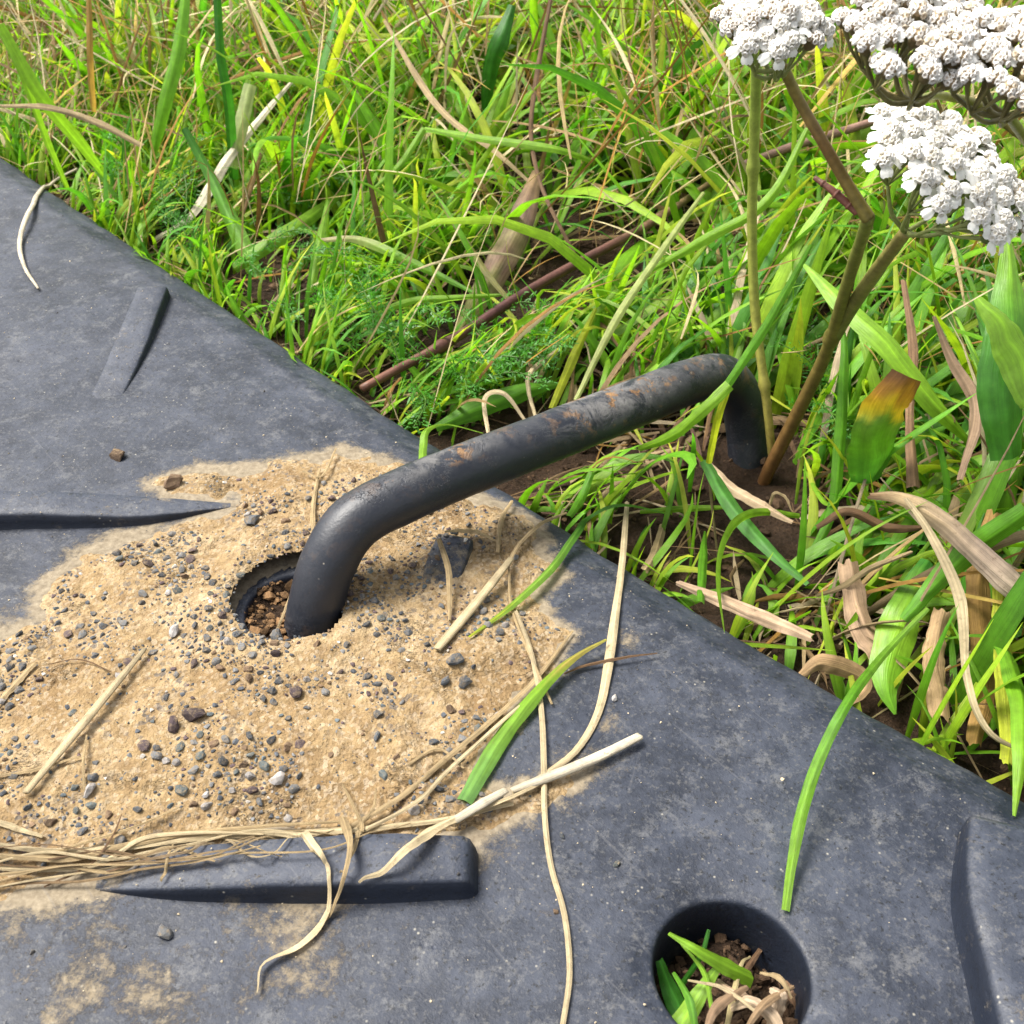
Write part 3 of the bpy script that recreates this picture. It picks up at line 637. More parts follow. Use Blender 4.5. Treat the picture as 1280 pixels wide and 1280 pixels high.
for pts, w, c, lab, kw in [
    ([(181, 811, 2), (110, 897, 3), (32, 991, 1.5)], [8, 13, 15, 14, 10], PALE_S, 'thick pale straw lying diagonally on the sand at the left', dict(tubeflat=.5)),
    ([(43, 828, 1), (-12, 886, 1)], [9, 12, 13], TAN, 'short flat straw at the left picture edge beside the thick pale straw', dict()),
    ([(-30, 1050, 1), (60, 1062, 1), (150, 1058, 1), (260, 1044, 1), (380, 1040, 1), (470, 1033, 2), (560, 1022, 2), (640, 1003, 2)], [7, 11, 12, 11, 9, 8], PALE_S, 'long straw lying along the back of the bottom rib, longest of the bundle', dict()),
    ([(-30, 1066, 2), (80, 1072, 2), (150, 1057, 2), (240, 1040, 2), (330, 1032, 2), (430, 1026, 2)], [8, 10, 9, 7, 4], TAN, 'tan straw crossing above the long straw behind the bottom rib', dict()),
    ([(-30, 1083, 1), (60, 1086, 1), (125, 1077, 2), (180, 1047, 3), (250, 1040, 3), (330, 1042, 2)], [6, 8, 8, 6, 4], PALE_S, 'bent straw rising from the mat to the bundle at lower left', dict()),
    ([(-20, 1075, 1), (50, 1068, 2), (120, 1048, 2), (175, 1030, 2), (225, 1008, 1)], [4, 6, 5, 3], TAN, 'thin straw tip poking up out of the straw bundle at left', dict()),
    ([(55, 1108, 1), (110, 1082, 2), (140, 1045, 3), (152, 1018, 2)], [3, 4, 4, 2], BRN, 'dark thin stalk crossing under the straw bundle at lower left', dict()),
    ([(-20, 1022, 1), (20, 1034, 1), (53, 1045, 1)], [8, 10, 5], PALE_S, 'short pointed straw above the bundle at the left edge', dict()),
    ([(432, 1036, 2), (500, 995, 2), (556, 948, 2), (622, 893, 2), (668, 850, 2), (716, 788, 1)], [9, 10, 9, 8, 8, 4], TAN, 'straight straw running up right across the sand edge beside the green blade', dict()),
    ([(445, 1042, 3), (520, 1002, 3), (560, 962, 3), (640, 890, 3), (672, 866, 3), (700, 838, 2)], [6, 7, 7, 6, 4], PALE_S, 'second straight straw lying close against the first up the sand edge', dict()),
    ([(640, 988, 3), (700, 966, 3), (750, 945, 3), (800, 920, 3)], [10, 15, 16, 15, 14], WHT, 'thick whitish straw with a snapped end pointing right onto the bare mat', dict(tubeflat=.55)),
    ([(566, 1027, 5), (600, 1006, 5), (632, 988, 4)], [13, 15, 15, 12], WHT, 'short broken white straw end lying on the bundle above the bottom rib', dict(tubeflat=.5)),
    ([(452, 1122, 1), (487, 1079, 5), (520, 1048, 6), (570, 1020, 5), (640, 994, 4), (690, 970, 2)], [5, 12, 20, 14, 9, 5], PALE_S, 'frayed straw folded over the bottom rib', dict(arch=.4)),
    ([(330, 1040, 3), (372, 1044, 5), (398, 1068, 5), (411, 1100, 5), (408, 1138, 2), (375, 1178, 1), (328, 1204, 2), (321, 1240, 1)], [6, 14, 15, 9, 9, 14, 10, 3], PALE_S, 'curled dry leaf hanging over the bottom rib to the mat', dict(twist=1.2, arch=.4)),
    ([(428, 1020, 3), (436, 1050, 6), (430, 1090, 4), (414, 1140, 2), (404, 1152, 1)], [12, 14, 9, 7, 4], TAN, 'dry leaf strip hanging straight down over the bottom rib', dict(twist=.5)),
    ([(428, 980, 1), (444, 1012, 4), (452, 1036, 5), (434, 1078, 5), (428, 1108, 3)], [3, 6, 8, 6, 3], TAN, 'thin curled stalk at the top of the hanging dry leaf', dict()),
    ([(470, 985, 3), (466, 1010, 4), (446, 1034, 3)], [3, 5, 4], TAN, 'short curved stalk above the right part of the bottom rib', dict()),
    ([(645, 762, 3), (664, 815, 2), (676, 880, 2), (680, 960, 3), (681, 1020, 2), (689, 1082, 1), (706, 1145, 1), (712, 1215, 1), (702, 1290, 1)], [6, 8, 9, 9, 8, 8, 7], PALE_S, 'very long thin straw winding down the bare mat to the bottom edge', dict(arch=.5)),
    ([(784, 627, 8), (778, 700, 5), (768, 775, 3), (760, 832, 2), (748, 888, 1), (722, 934, 1), (688, 962, 2), (640, 990, 3)], [8, 10, 11, 12, 14, 12, 10, 6], PALE_S, 'long straw standing up from the mat edge and curving down to the bundle', dict(arch=.4)),
    ([(708, 640, 8), (678, 652, 7), (650, 678, 4), (636, 702, 3)], [5, 8, 7, 6], TAN, 'thin bent straw arching off the mat edge to the broken straw', dict()),
    ([(639, 698, 4), (600, 748, 3), (546, 812, 1)], [10, 14, 14, 13], PALE_S, 'pale straw pointing down left onto the sand right of the peg', dict(tubeflat=.45)),
    ([(636, 708, 3), (640, 760, 1), (668, 830, 2), (690, 880, 1)], [3, 5, 5, 3], TAN, 'thin straw crossing from the broken straw down to the sand edge', dict()),
    ([(556, 664, 3), (590, 662, 4), (626, 678, 3)], [4, 13, 3], TAN, 'small pointed dry leaf lying under the peg', dict()),
    ([(548, 672, 9), (560, 708, 8), (562, 745, 4), (562, 775, 1)], [7, 10, 8, 5], TAN, 'narrow dry strip draped over the small rib beside the peg', dict()),
    ([(622, 690, 3), (626, 650, 3), (640, 625, 3)], [5, 8, 5], TAN, 'dry strip tucked under the middle of the peg', dict()),
    ([(822, 816, 2), (780, 821, 3), (735, 830, 2), (705, 842, 1)], [2, 5, 6, 3], BRN, 'thin brown twig crossing the standing straw right of the sand', dict()),
    ([(392, 672, 1), (391, 635, 2), (396, 600, 2), (400, 585, 2)], [6, 7, 6, 4], TAN, 'short straw standing in the sand just behind the near peg bend', dict()),
    ([(378, 588, 2), (402, 594, 3), (420, 560, 3)], [3, 5, 3], TAN, 'small tuft of fine straw at the top tip of the sand', dict()),
    ([(105, 988, 1), (104, 950, 2), (108, 918, 1)], [4, 5, 3], TAN, 'fine upright straw beside the pale speckled stone', dict()),
    ([(60, 830, 1), (100, 824, 1), (140, 840, 1)], [1.5, 2.5, 1.5], BRN, 'hair thin dark rootlet near the left end of the sand', dict()),
    ([(-10, 970, 1), (40, 962, 1), (100, 945, 1)], [5, 6, 4], TAN, 'thin straw crossing below the thick pale straw at the left edge', dict()),
    ([(96, 211, 9), (66, 228, 7), (38, 262, 4), (25, 300, 2), (30, 332, 2), (48, 361, 1)], [5, 7, 8, 7, 6, 3], WHT, 'curved white grass stem hooked over the far left of the mat', dict(tubeflat=.7)),
    ([(510, 955, 1), (548, 935, 1), (580, 960, 1)], [4, 6, 3], TAN, 'short curved straw in the sand beside the two parallel straws', dict()),
    ([(205, 1112, 1), (208, 1075, 3), (216, 1055, 2)], [4, 5, 3], TAN, 'tiny dried strip draped over the left end of the bottom rib', dict()),
]:
    kw.setdefault('arch', .35); kw.setdefault('rest', True); kw.setdefault('n', 48)
    strip('straw', onmat(pts), w, [(0, tuple(np.array(c)*.8)), (.3, c), (.7, tuple(np.minimum(np.array(c)*1.12, .8))), (1, c)], lab, S, **kw)
for k in range(9):
    y0 = random.uniform(1052, 1092); j = [random.uniform(-13, 13) for _ in range(6)]; x1 = random.uniform(260, 620); yb = lambda x: 1088-.098*x+(0 if x < 420 else -.09*(x-420))
    pts = [(x, yb(x)+(y0-1070)*(1-x/650)+jj, 1+random.random()*3) for x, jj in zip(np.linspace(random.choice([-40, -40, 60, 130]), x1, 6), j)]
    o = strip('straw', onmat(pts), random.uniform(2.5, 6), [(0, random.choice([TAN, PALE_S, BRN])), (1, random.choice([TAN, PALE_S]))], 'thin dry strand in the straw bundle behind the bottom rib', S, arch=.3, rest=True, n=48)
    o['group'] = 'thin strands of the straw bundle'
# green blades on or over the mat and the peg
G = 'grass blade'
for pts, w, cols, lab, fn, kw in [
    ([(758, 799, 6), (716, 822, 6), (672, 864, 5), (628, 918, 3), (580, 1000, 1)], [4, 13, 20, 23, 19], [(0, (.36, .34, .06)), (.2, (.30, .25, .05)), (.36, LGRN), (.7, (.17, .33, .04)), (1, (.13, .28, .07))], 'broad cut green blade with a yellowed tip lying over the sand edge', onmat, dict()),
    ([(586, 796, 1), (640, 756, 3), (690, 708, 5), (722, 664, 8), (735, 646, 11), (775, 630, 18), (830, 640, 6)], [3, 9, 11, 10, 9, 8, 6], [(0, YGRN), (.25, (.18, .33, .04)), (.6, DGRN), (1, GRN)], 'long narrow green blade bending from the soil down onto the sand by the peg', onmat, dict()),
    ([(982, 1138, .5), (990, 1080, 6), (1004, 1010, 14), (1030, 935, 22), (1066, 868, 30), (1110, 812, 38), (1160, 760, 44)], [9, 14, 14, 13, 12, 10, 7], [(0, LGRN), (.5, GRN), (1, (.16, .30, .03))], 'slender green blade arching over the mat beside the open hole', onmat, dict()),
    ([(527, 586, 1), (529, 556, 6), (534, 536, 12), (560, 530, 14), (604, 541, 8)], [9, 10, 8, 6, 4], LGRN, 'short green blade hooked over the mat edge behind the peg', onmat, dict())]:
    strip('grass_leaf', fn(pts), w, cols, lab, G, mat=M_LEAF, arch=.3, rest=True, **kw)
for pts, w, cols, lab, kw in [
    ([(1014, 306, .36), (985, 360, .365), (950, 420, .37), (908, 484, .375)], [5, 10, 12, 11], GRN, 'straight green blade slanting down to the far bend of the peg', {}),
    ([(912, 481, .374), (880, 512, .376), (840, 545, .385), (798, 562, .40)], [14, 15, 14, 7], LGRN, 'light green blade folded across the far end of the peg', {}),
    ([(910, 484, .376), (896, 530, .385), (886, 580, .41)], [9, 9, 8], YGRN, 'yellow green stalk hanging before the far peg leg', {}),
    ([(1000, 645, .41), (950, 640, .40), (920, 655, .385), (903, 695, .365), (901, 740, .352), (906, 790, .340)], [7, 10, 14, 17, 14, 3], LGRN, 'bright green blade drooping over the mat edge below the peg', {}),
    ([(882, 664, .405), (880, 700, .375), (877, 752, .352)], [4, 13, 11], GRN, 'short green leaf beside the drooping blade at the mat edge', {}),
    ([(880, 575, .42), (920, 640, .40), (965, 690, .385), (1010, 730, .375)], [13, 22, 19, 6], BGRN, 'dark green blade running down from the peg leg over bare soil', {}),
    ([(800, 640, .43), (850, 636, .43), (910, 634, .42)], [5, 9, 4], LGRN, 'thin light green blade lying level over bare soil', {}),
    ([(740, 590, .42), (728, 620, .415), (712, 645, .40)], [8, 12, 8], GRN, 'short green blade leaning on the mat edge under the peg', {}),
    ([(1005, 586, .43), (1040, 630, .40), (1085, 560, .40), (1140, 545, .41)], [4, 8, 8, 3], LGRN, 'thin bent green blade between the peg and the yellow tipped leaf', {}),
    ([(1119, 893, .343), (1110, 858, .345), (1116, 815, .35), (1136, 750, .36), (1160, 700, .37)], [3, 46, 52, 36, 18], [(0, GRN), (.5, LGRN), (1, DGRN)], 'broad bright green leaf drooping at the mat edge on the right', dict(mat=M_BROAD)),
    ([(1085, 605, .39), (1096, 560, .375), (1112, 515, .365), (1138, 472, .36)], [44, 62, 66, 62, 48], [(0, BGRN), (.45, GRN), (.62, (.10, .20, .02)), (.74, (.62, .44, .02)), (.88, (.40, .19, .02)), (1, (.16, .07, .02))], 'broad green leaf with a yellow and brown withered tip', dict(mat=M_BROAD)),
    ([(1260, 300, .34), (1264, 400, .335), (1255, 480, .335), (1262, 575, .345)], [10, 52, 60, 40], [(0, LGRN), (.5, BGRN), (1, BGRN)], 'tall dark green broad leaf at the right edge below the white flowers', dict(mat=M_BROAD)),
    ([(1222, 372, .325), (1255, 410, .32), (1300, 500, .32)], [12, 48, 50], LGRN, 'light green broad leaf crossing the tall dark leaf at the right edge', dict(mat=M_BROAD)),
    ([(1268, 1020, .29), (1278, 930, .30), (1272, 850, .32), (1240, 795, .34), (1160, 800, .35)], [4, 24, 30, 22, 8], [(0, LGRN), (1, GRN)], 'bright green leaf arching down onto the mat at the right edge', dict(mat=M_BROAD)),
    ([(1005, 330, .42), (1060, 385, .40), (1110, 430, .39), (1165, 500, .39), (1215, 555, .40)], [5, 26, 32, 26, 8], LGRN, 'broad pale green leaf slanting down right behind the flower stem', dict(mat=M_BROAD)),
    ([(1285, 640, .33), (1200, 700, .345), (1130, 775, .35)], [26, 34, 12], GRN, 'green leaf slanting down left from the right edge over dry leaves', dict(mat=M_BROAD)),
    ([(1012, 700, .40), (1040, 640, .40), (1050, 560, .40), (1056, 440, .40), (1050, 395, .41)], [10, 14, 14, 12, 4], GRN, 'upright green blade right of the brown flower stem', {}),
    ([(270, -20, .56), (275, 70, .58), (285, 130, .60), (292, 225, .66)], [9, 12, 13, 12], DGRN, 'tall dark green blade standing upright at the top left', {}),
    ([(110, -20, .60), (112, 80, .62), (116, 140, .66)], [6, 9, 8], GLD, 'tan upright stem at the top left left of the dark blade', {}),
    ([(0, 30, .58), (50, 120, .60), (100, 180, .63), (135, 225, .66)], [9, 16, 16, 8], LGRN, 'light green blade slanting down right near the top left corner', {}),
    ([(0, 40, .60), (30, 100, .61), (60, 180, .64), (85, 238, .67)], [5, 9, 9, 6], LGRN, 'thin green stem slanting to the mat corner at the left', {}),
    ([(235, -30, .62), (222, 60, .63), (205, 130, .645), (188, 200, .67)], [8, 18, 20, 10], (.15, .34, .025), 'wide bright green blade left of the tall dark one', {}),
    ([(0, 132, .60), (60, 134, .60), (120, 152, .605), (178, 182, .61)], [4, 8, 9, 6], TAN, 'bleached stem with a brown node crossing above the mat corner', dict(mat=M_STRAW)),
    ([(230, 160, .62), (262, 220, .62), (300, 300, .61), (330, 370, .60)], [9, 14, 22, 16], [(0, DGRN), (.5, GRN), (1, LGRN)], 'dark green blade folding down behind the mat edge', {}),
    ([(292, 335, .60), (330, 308, .60), (380, 275, .61), (430, 240, .63)], [14, 20, 18, 6], LGRN, 'cut pale green blade end pointing at the mat edge', {}),
    ([(312, 105, .62), (298, 165, .625), (290, 210, .64)], [16, 20, 12], (.35, .40, .17), 'short bleached green blade stub standing near the dark upright blade', {}),
    ([(192, 300, .62), (240, 268, .62), (290, 190, .63), (370, 95, .66)], [5, 14, 10, 4], WHT, 'pair of white dead stems leaning over the mat edge', dict(mat=M_STRAW)),
    ([(378, 415, .57), (392, 340, .575), (410, 250, .60)], [10, 12, 5], LGRN, 'upright light green blade at the middle of the far mat edge', {}),
    ([(570, 420, .55), (640, 300, .56), (672, 215, .58)], [10, 30, 38, 32, 16], [(0, (.20, .20, .05)), (.3, (.17, .17, .05)), (.45, (.17, .10, .07)), (.6, (.22, .18, .08)), (.75, (.15, .095, .075)), (1, (.26, .17, .08))], 'withered brown mottled leaf standing behind the purple stem', dict(mat=M_STRAW)),
    ([(530, 160, .60), (600, 172, .58), (690, 185, .57), (740, 200, .58)], [5, 10, 11, 6], LGRN, 'long green blade lying level across the middle of the grass', {}),
    ([(462, 240, .60), (500, 205, .60), (530, 160, .60)], [3, 9, 8], LGRN, 'short green blade joined at a bend to the level long blade', {}),
    ([(640, 6, .66), (625, 50, .66), (612, 85, .67), (605, 145, .69)], [10, 24, 20, 10], DGRN, 'dark spotted green leaf standing at the top centre', {}),
    ([(690, -10, .58), (670, 100, .58), (664, 170, .575), (680, 240, .56), (730, 340, .53)], [5, 7, 6, 5, 4], BRN, 'thin brown dead stalk rising to the top edge of the picture', dict(mat=M_STRAW)),
    ([(550, 250, .56), (600, 330, .54), (645, 385, .52)], [5, 9, 5], (.16, .15, .03), 'olive stalk slanting down to the purple stem', {}),
    ([(480, 25, .64), (545, 130, .61), (620, 190, .59), (660, 225, .58)], [4, 8, 8, 4], TAN, 'long straw slanting down right through the top centre of the grass', dict(mat=M_STRAW)),
    ([(400, 300, .57), (450, 300, .565), (530, 335, .55), (590, 365, .54)], [5, 12, 10, 4], [(0, PALE_S), (.5, LGRN), (1, GRN)], 'half bleached blade curving above the dark gap in the grass', {}),
    ([(430, 420, .54), (500, 380, .53), (570, 372, .525), (640, 368, .53)], [4, 9, 8, 3], LGRN, 'thin pale blade lying along the purple stem', {}),
    ([(700, 480, .475), (660, 488, .47), (610, 505, .465), (545, 535, .46)], [6, 26, 28, 10], GRN, 'wide green blade lying low behind the peg', {}),
    ([(745, 385, .50), (720, 440, .48), (690, 510, .455)], [5, 13, 8], YGRN, 'yellow green stem leaning down to the middle of the peg', {}),
    ([(700, 435, .48), (664, 465, .465), (662, 490, .46), (672, 530, .445)], [5, 7, 6, 4], PALE_S, 'bent white straw kinked behind the middle of the peg', dict(mat=M_STRAW)),
    ([(656, 525, .45), (630, 492, .45), (606, 498, .45), (612, 550, .43)], [4, 6, 6, 4], PALE_S, 'looped dry stem touching the back of the peg', dict(mat=M_STRAW)),
    ([(880, 240, .50), (830, 310, .48), (770, 400, .46), (720, 500, .44)], [5, 10, 10, 6], (.36, .40, .14), 'long pale stem slanting down to the peg from upper right', {}),
    ([(1010, 160, .46), (960, 250, .46), (880, 300, .47), (790, 350, .49)], [6, 13, 13, 5], LGRN, 'green blade slanting left behind the thin yarrow stem', {}),
]:
    kw = dict(kw); m_ = kw.pop('mat', M_LEAF); wide = m_ is M_BROAD
    strip('grass_leaf' if wide else 'grass_stalk' if m_ is M_STRAW else 'grass_leaf', air(pts), w, cols, lab, 'grass leaf' if wide else 'dry stalk' if m_ is M_STRAW else G, mat=m_, hint=(0, -.75, .65), arch=.28, **kw)
# dry leaves at the right of the mat
for pts, w, cols, lab, kw in [
    ([(1086, 620, .35), (1120, 622, .345), (1160, 640, .34), (1220, 690, .335), (1300, 765, .33)], [8, 22, 26, 32, 30], [(0, BRN), (.2, TAN), (.6, (.36, .27, .20)), (1, (.42, .33, .24))], 'big grey brown dead leaf bent over at the right edge', dict(arch=.5)),
    ([(1132, 622, .34), (1165, 670, .335), (1200, 750, .33), (1208, 850, .325), (1235, 915, .32), (1290, 945, .32)], [6, 12, 14, 10, 10, 6], PALE_S, 'pale dead strip hanging down in front of the right leaves', dict(twist=1.0)),
    ([(1130, 350, .40), (1142, 440, .395), (1138, 520, .39), (1144, 610, .385)], [7, 13, 11, 16], (.27, .16, .09), 'upright brown dead stalk behind the yellow tipped leaf', {}),
    ([(1168, 395, .38), (1190, 450, .38), (1218, 510, .375), (1196, 600, .37)], [5, 14, 17, 12], (.24, .16, .10), 'twisted brown dead leaf right of the yellow tipped leaf', dict(twist=1.3)),
    ([(846, 728, .36), (900, 750, .355), (960, 775, .35), (1016, 798, .345)], [7, 17, 19, 10], (.40, .28, .18), 'flat tan dead leaf lying along the mat edge on soil', {}),
    ([(884, 578, .42), (915, 610, .41), (950, 630, .405), (990, 652, .40)], [6, 16, 14, 5], (.44, .32, .20), 'tan dead strip on soil in front of the far peg leg', dict(arch=.6)),
    ([(1062, 700, .37), (1075, 770, .36), (1098, 810, .355), (1110, 850, .35)], [26, 30, 34, 26], (.30, .20, .12), 'broad brown dead leaf standing at the mat edge', {}),
    ([(962, 632, .405), (968, 618, .402), (980, 622, .40), (990, 640, .40)], [3, 6, 6, 3], TAN, 'tiny curled tan leaf on soil in front of the far peg leg', {}),
    ([(1020, 660, .385), (1060, 640, .38), (1110, 660, .38), (1160, 660, .38)], [6, 12, 13, 5], BRN, 'brown dead blade crossing under the bent grey leaf', {}),
    ([(1000, 845, .345), (1030, 830, .345), (1080, 850, .35), (1060, 880, .345)], [10, 26, 24, 8], (.34, .22, .11), 'folded brown dead leaf at the mat edge below the broad dead one', dict(twist=.8)),
    ([(1020, 745, .37), (1050, 735, .365), (1090, 710, .36), (1140, 690, .36)], [5, 8, 8, 4], TAN, 'thin tan strip crossing the broad dead leaf', {}),
    ([(1180, 760, .345), (1170, 830, .34), (1180, 900, .335)], [22, 30, 26], (.36, .24, .12), 'tan dead sheath standing behind the bright leaf at right', {}),
    ([(1245, 640, .36), (1225, 740, .35), (1235, 850, .345), (1220, 930, .33)], [20, 32, 34, 20], (.34, .20, .06), 'rusty orange dead leaf at the right edge', {}),
    ([(1250, 700, .345), (1255, 800, .335), (1262, 900, .325), (1258, 955, .32)], [14, 22, 26, 16], YGRN, 'yellowing leaf standing at the right edge of the mat', {}),
    ([(830, 655, .43), (820, 690, .41), (806, 712, .395)], [9, 13, 10], TAN, 'short pointed dry leaf leaning on the mat edge beyond the standing straw', {}),
]:
    kw = dict(kw); kw.setdefault('arch', .4)
    strip('dead_leaf', air(pts), w, [(0, cols), (1, tuple(np.array(cols)*1.15))] if not isinstance(cols, list) else cols, lab, 'dead leaf', mat=M_STRAW, hint=(0, -.75, .65), **kw)
# litter and shoots in the open hole
HZ = .006
for pts, w, cols, lab, nm, m_, kw in [
    ([(836, 1166, -.006), (870, 1185, -.005), (905, 1205, -.010), (942, 1224, -.017)], [5, 15, 21, 22], LGRN, 'cut light green blade crossing the open hole', 'grass_leaf', M_LEAF, {}),
    ([(886, 1162, -.004), (876, 1195, -.010), (850, 1235, -.02), (838, 1262, -.026)], [4, 7, 7, 5], DGRN, 'thin dark blade in the left half of the open hole', 'grass_leaf', M_LEAF, {}),
    ([(900, 1205, -.010), (875, 1240, -.014), (845, 1285, -.016), (800, 1330, -.02)], [8, 24, 28, 16], LGRN, 'wide green leaf at the lower left of the open hole', 'grass_leaf', M_BROAD, {}),
    ([(825, 1200, -.012), (840, 1240, -.018), (870, 1300, -.022)], [10, 26, 20], DGRN, 'dark green leaf against the left wall of the open hole', 'grass_leaf', M_BROAD, {}),
    ([(895, 1225, -.016), (930, 1245, -.012), (965, 1262, -.015), (985, 1250, -.022)], [8, 16, 18, 10], (.40, .28, .18), 'tan dead strip lying in the middle of the open hole', 'dead_leaf', M_STRAW, dict(arch=.5)),
    ([(910, 1262, -.014), (935, 1252, -.008), (965, 1275, -.010), (975, 1310, -.014)], [8, 15, 18, 14], (.48, .36, .24), 'curled pale dead leaf at the bottom of the open hole', 'dead_leaf', M_STRAW, dict(arch=.7, twist=1.2)),
    ([(964, 1235, -.010), (976, 1245, -.008), (968, 1275, -.014), (960, 1300, -.018)], [12, 18, 17, 8], (.46, .35, .24), 'folded tan leaf scrap at the right of the open hole', 'dead_leaf', M_STRAW, dict(arch=.6)),
    ([(905, 1285, -.020), (940, 1290, -.012), (980, 1285, -.02)], [10, 20, 10], (.34, .22, .14), 'brown leaf scrap under the curled pale one in the open hole', 'dead_leaf', M_STRAW, dict(arch=.6)),
    ([(955, 1180, -.024), (935, 1210, -.02), (925, 1240, -.02)], [5, 8, 4], (.17, .10, .055), 'dark brown stalk at the back of the open hole', 'dead_leaf', M_STRAW, {}),
    ([(985, 1210, -.026), (990, 1240, -.022), (1000, 1270, -.026)], [8, 16, 8], (.20, .12, .07), 'dark brown leaf scrap by the right wall of the open hole', 'dead_leaf', M_STRAW, dict(arch=.6)),
    ([(905, 1300, -.012), (925, 1210, -.015), (938, 1195, -.018)], [5, 8, 3], (.44, .36, .18), 'thin tan stem leaning over the green blade in the open hole', 'dead_leaf', M_STRAW, {}),
    ([(950, 1215, -.012), (975, 1222, -.008), (990, 1248, -.010)], [4, 9, 4], TAN, 'tan straw scrap near the back right of the open hole', 'dead_leaf', M_STRAW, {}),
    ([(860, 1225, -.012), (905, 1235, -.008), (950, 1268, -.008)], [3, 6, 4], PALE_S, 'pale straw crossing the litter in the open hole', 'dead_leaf', M_STRAW, {}),
    ([(930, 1290, -.010), (955, 1255, -.006), (992, 1232, -.010)], [6, 12, 5], (.30, .20, .11), 'tan leaf scrap leaning on the right wall of the open hole', 'dead_leaf', M_STRAW, dict(arch=.6)),
    ([(880, 1300, -.008), (896, 1258, -.006), (935, 1232, -.010)], [7, 14, 7], (.26, .17, .10), 'brown folded scrap left of the curled pale leaf in the open hole', 'dead_leaf', M_STRAW, dict(arch=.7)),
    ([(842, 1215, -.010), (862, 1250, -.008), (872, 1300, -.010)], [5, 11, 9], GRN, 'narrow green blade along the left side of the open hole', 'grass_leaf', M_LEAF, {}),
    ([(852, 1180, -.012), (880, 1215, -.010), (890, 1262, -.010)], [3, 7, 5], LGRN, 'thin light green blade under the cut blade in the open hole', 'grass_leaf', M_LEAF, {}),
    ([(340, 800, -.010), (352, 772, -.006), (362, 745, -.004)], [2, 4, 3], TAN, 'fine dry rootlet in the peg hole', 'dead_leaf', M_STRAW, {}),
]:
    P = np.array([at(q[0], q[1], min(q[2]+HZ, .001)) for q in pts]); kw = dict(kw); kw.setdefault('arch', .3)
    strip(nm, P, w, cols, lab, 'dead leaf' if nm == 'dead_leaf' else 'grass blade', mat=m_, **kw)

# ------------------------------------------------------------------ purple dead stem behind the mat
def stem_mesh(name, pts, rpx, cols, sides=12, n=60, nodes=()):
    P = air(pts); cull_for(P, max(rpx)+1); P = smooth_path(P, n); s = np.linspace(0, 1, n)
    dd = (P-CP)@FW; R = np.interp(s, np.linspace(0, 1, len(rpx)), rpx)*dd/FPX
    for t in nodes: R = R*(1+.45*np.exp(-((s-t)/.015)**2))
    R = R*(1+.06*fbm(s*20, s*0+3, 4, 2))
    V, F4, F3 = tube(P, R, sides); C = np.stack([np.interp(s, [c[0] for c in cols], [c[1][k] for c in cols]) for k in range(3)], 1)
    a = np.linspace(0, 2*np.pi, sides, endpoint=False)
    C = np.repeat(C[:, None], sides, 1)*(1+.15*np.cos(4*a))[None, :, None]; C = np.vstack([C.reshape(-1, 3), C[0, 0], C[-1, 0]])
    return mesh_np(name, V, [F4, F3], M_STEM, C)
link('dry_twig', stem_mesh('dry_twig', [(452, 486, .475), (500, 460, .485), (570, 422, .50), (650, 370, .52), (720, 330, .54), (800, 287, .56), (850, 255, .585), (900, 220, .61)], [5.5, 6.2, 6.6, 6.2, 6.0, 5.5, 4.5, 3.5],
     [(0, (.13, .058, .036)), (.12, (.10, .042, .030)), (.3, (.060, .022, .020)), (.6, (.095, .042, .032)), (.8, (.19, .12, .065)), (1, (.15, .11, .05))], nodes=(.17, .76)),
     label='long purple brown dead stem lying in the grass behind the mat', cat='stem')
link('dry_twig', stem_mesh('dry_twig', [(930, 205, .58), (1000, 180, .58), (1060, 162, .58), (1110, 146, .58)], [4.5, 5.5, 5.5, 4.5], [(0, (.17, .10, .075)), (1, (.22, .13, .10))]),
     label='pinkish dead stem lying in the grass behind the white flowers', cat='stem')

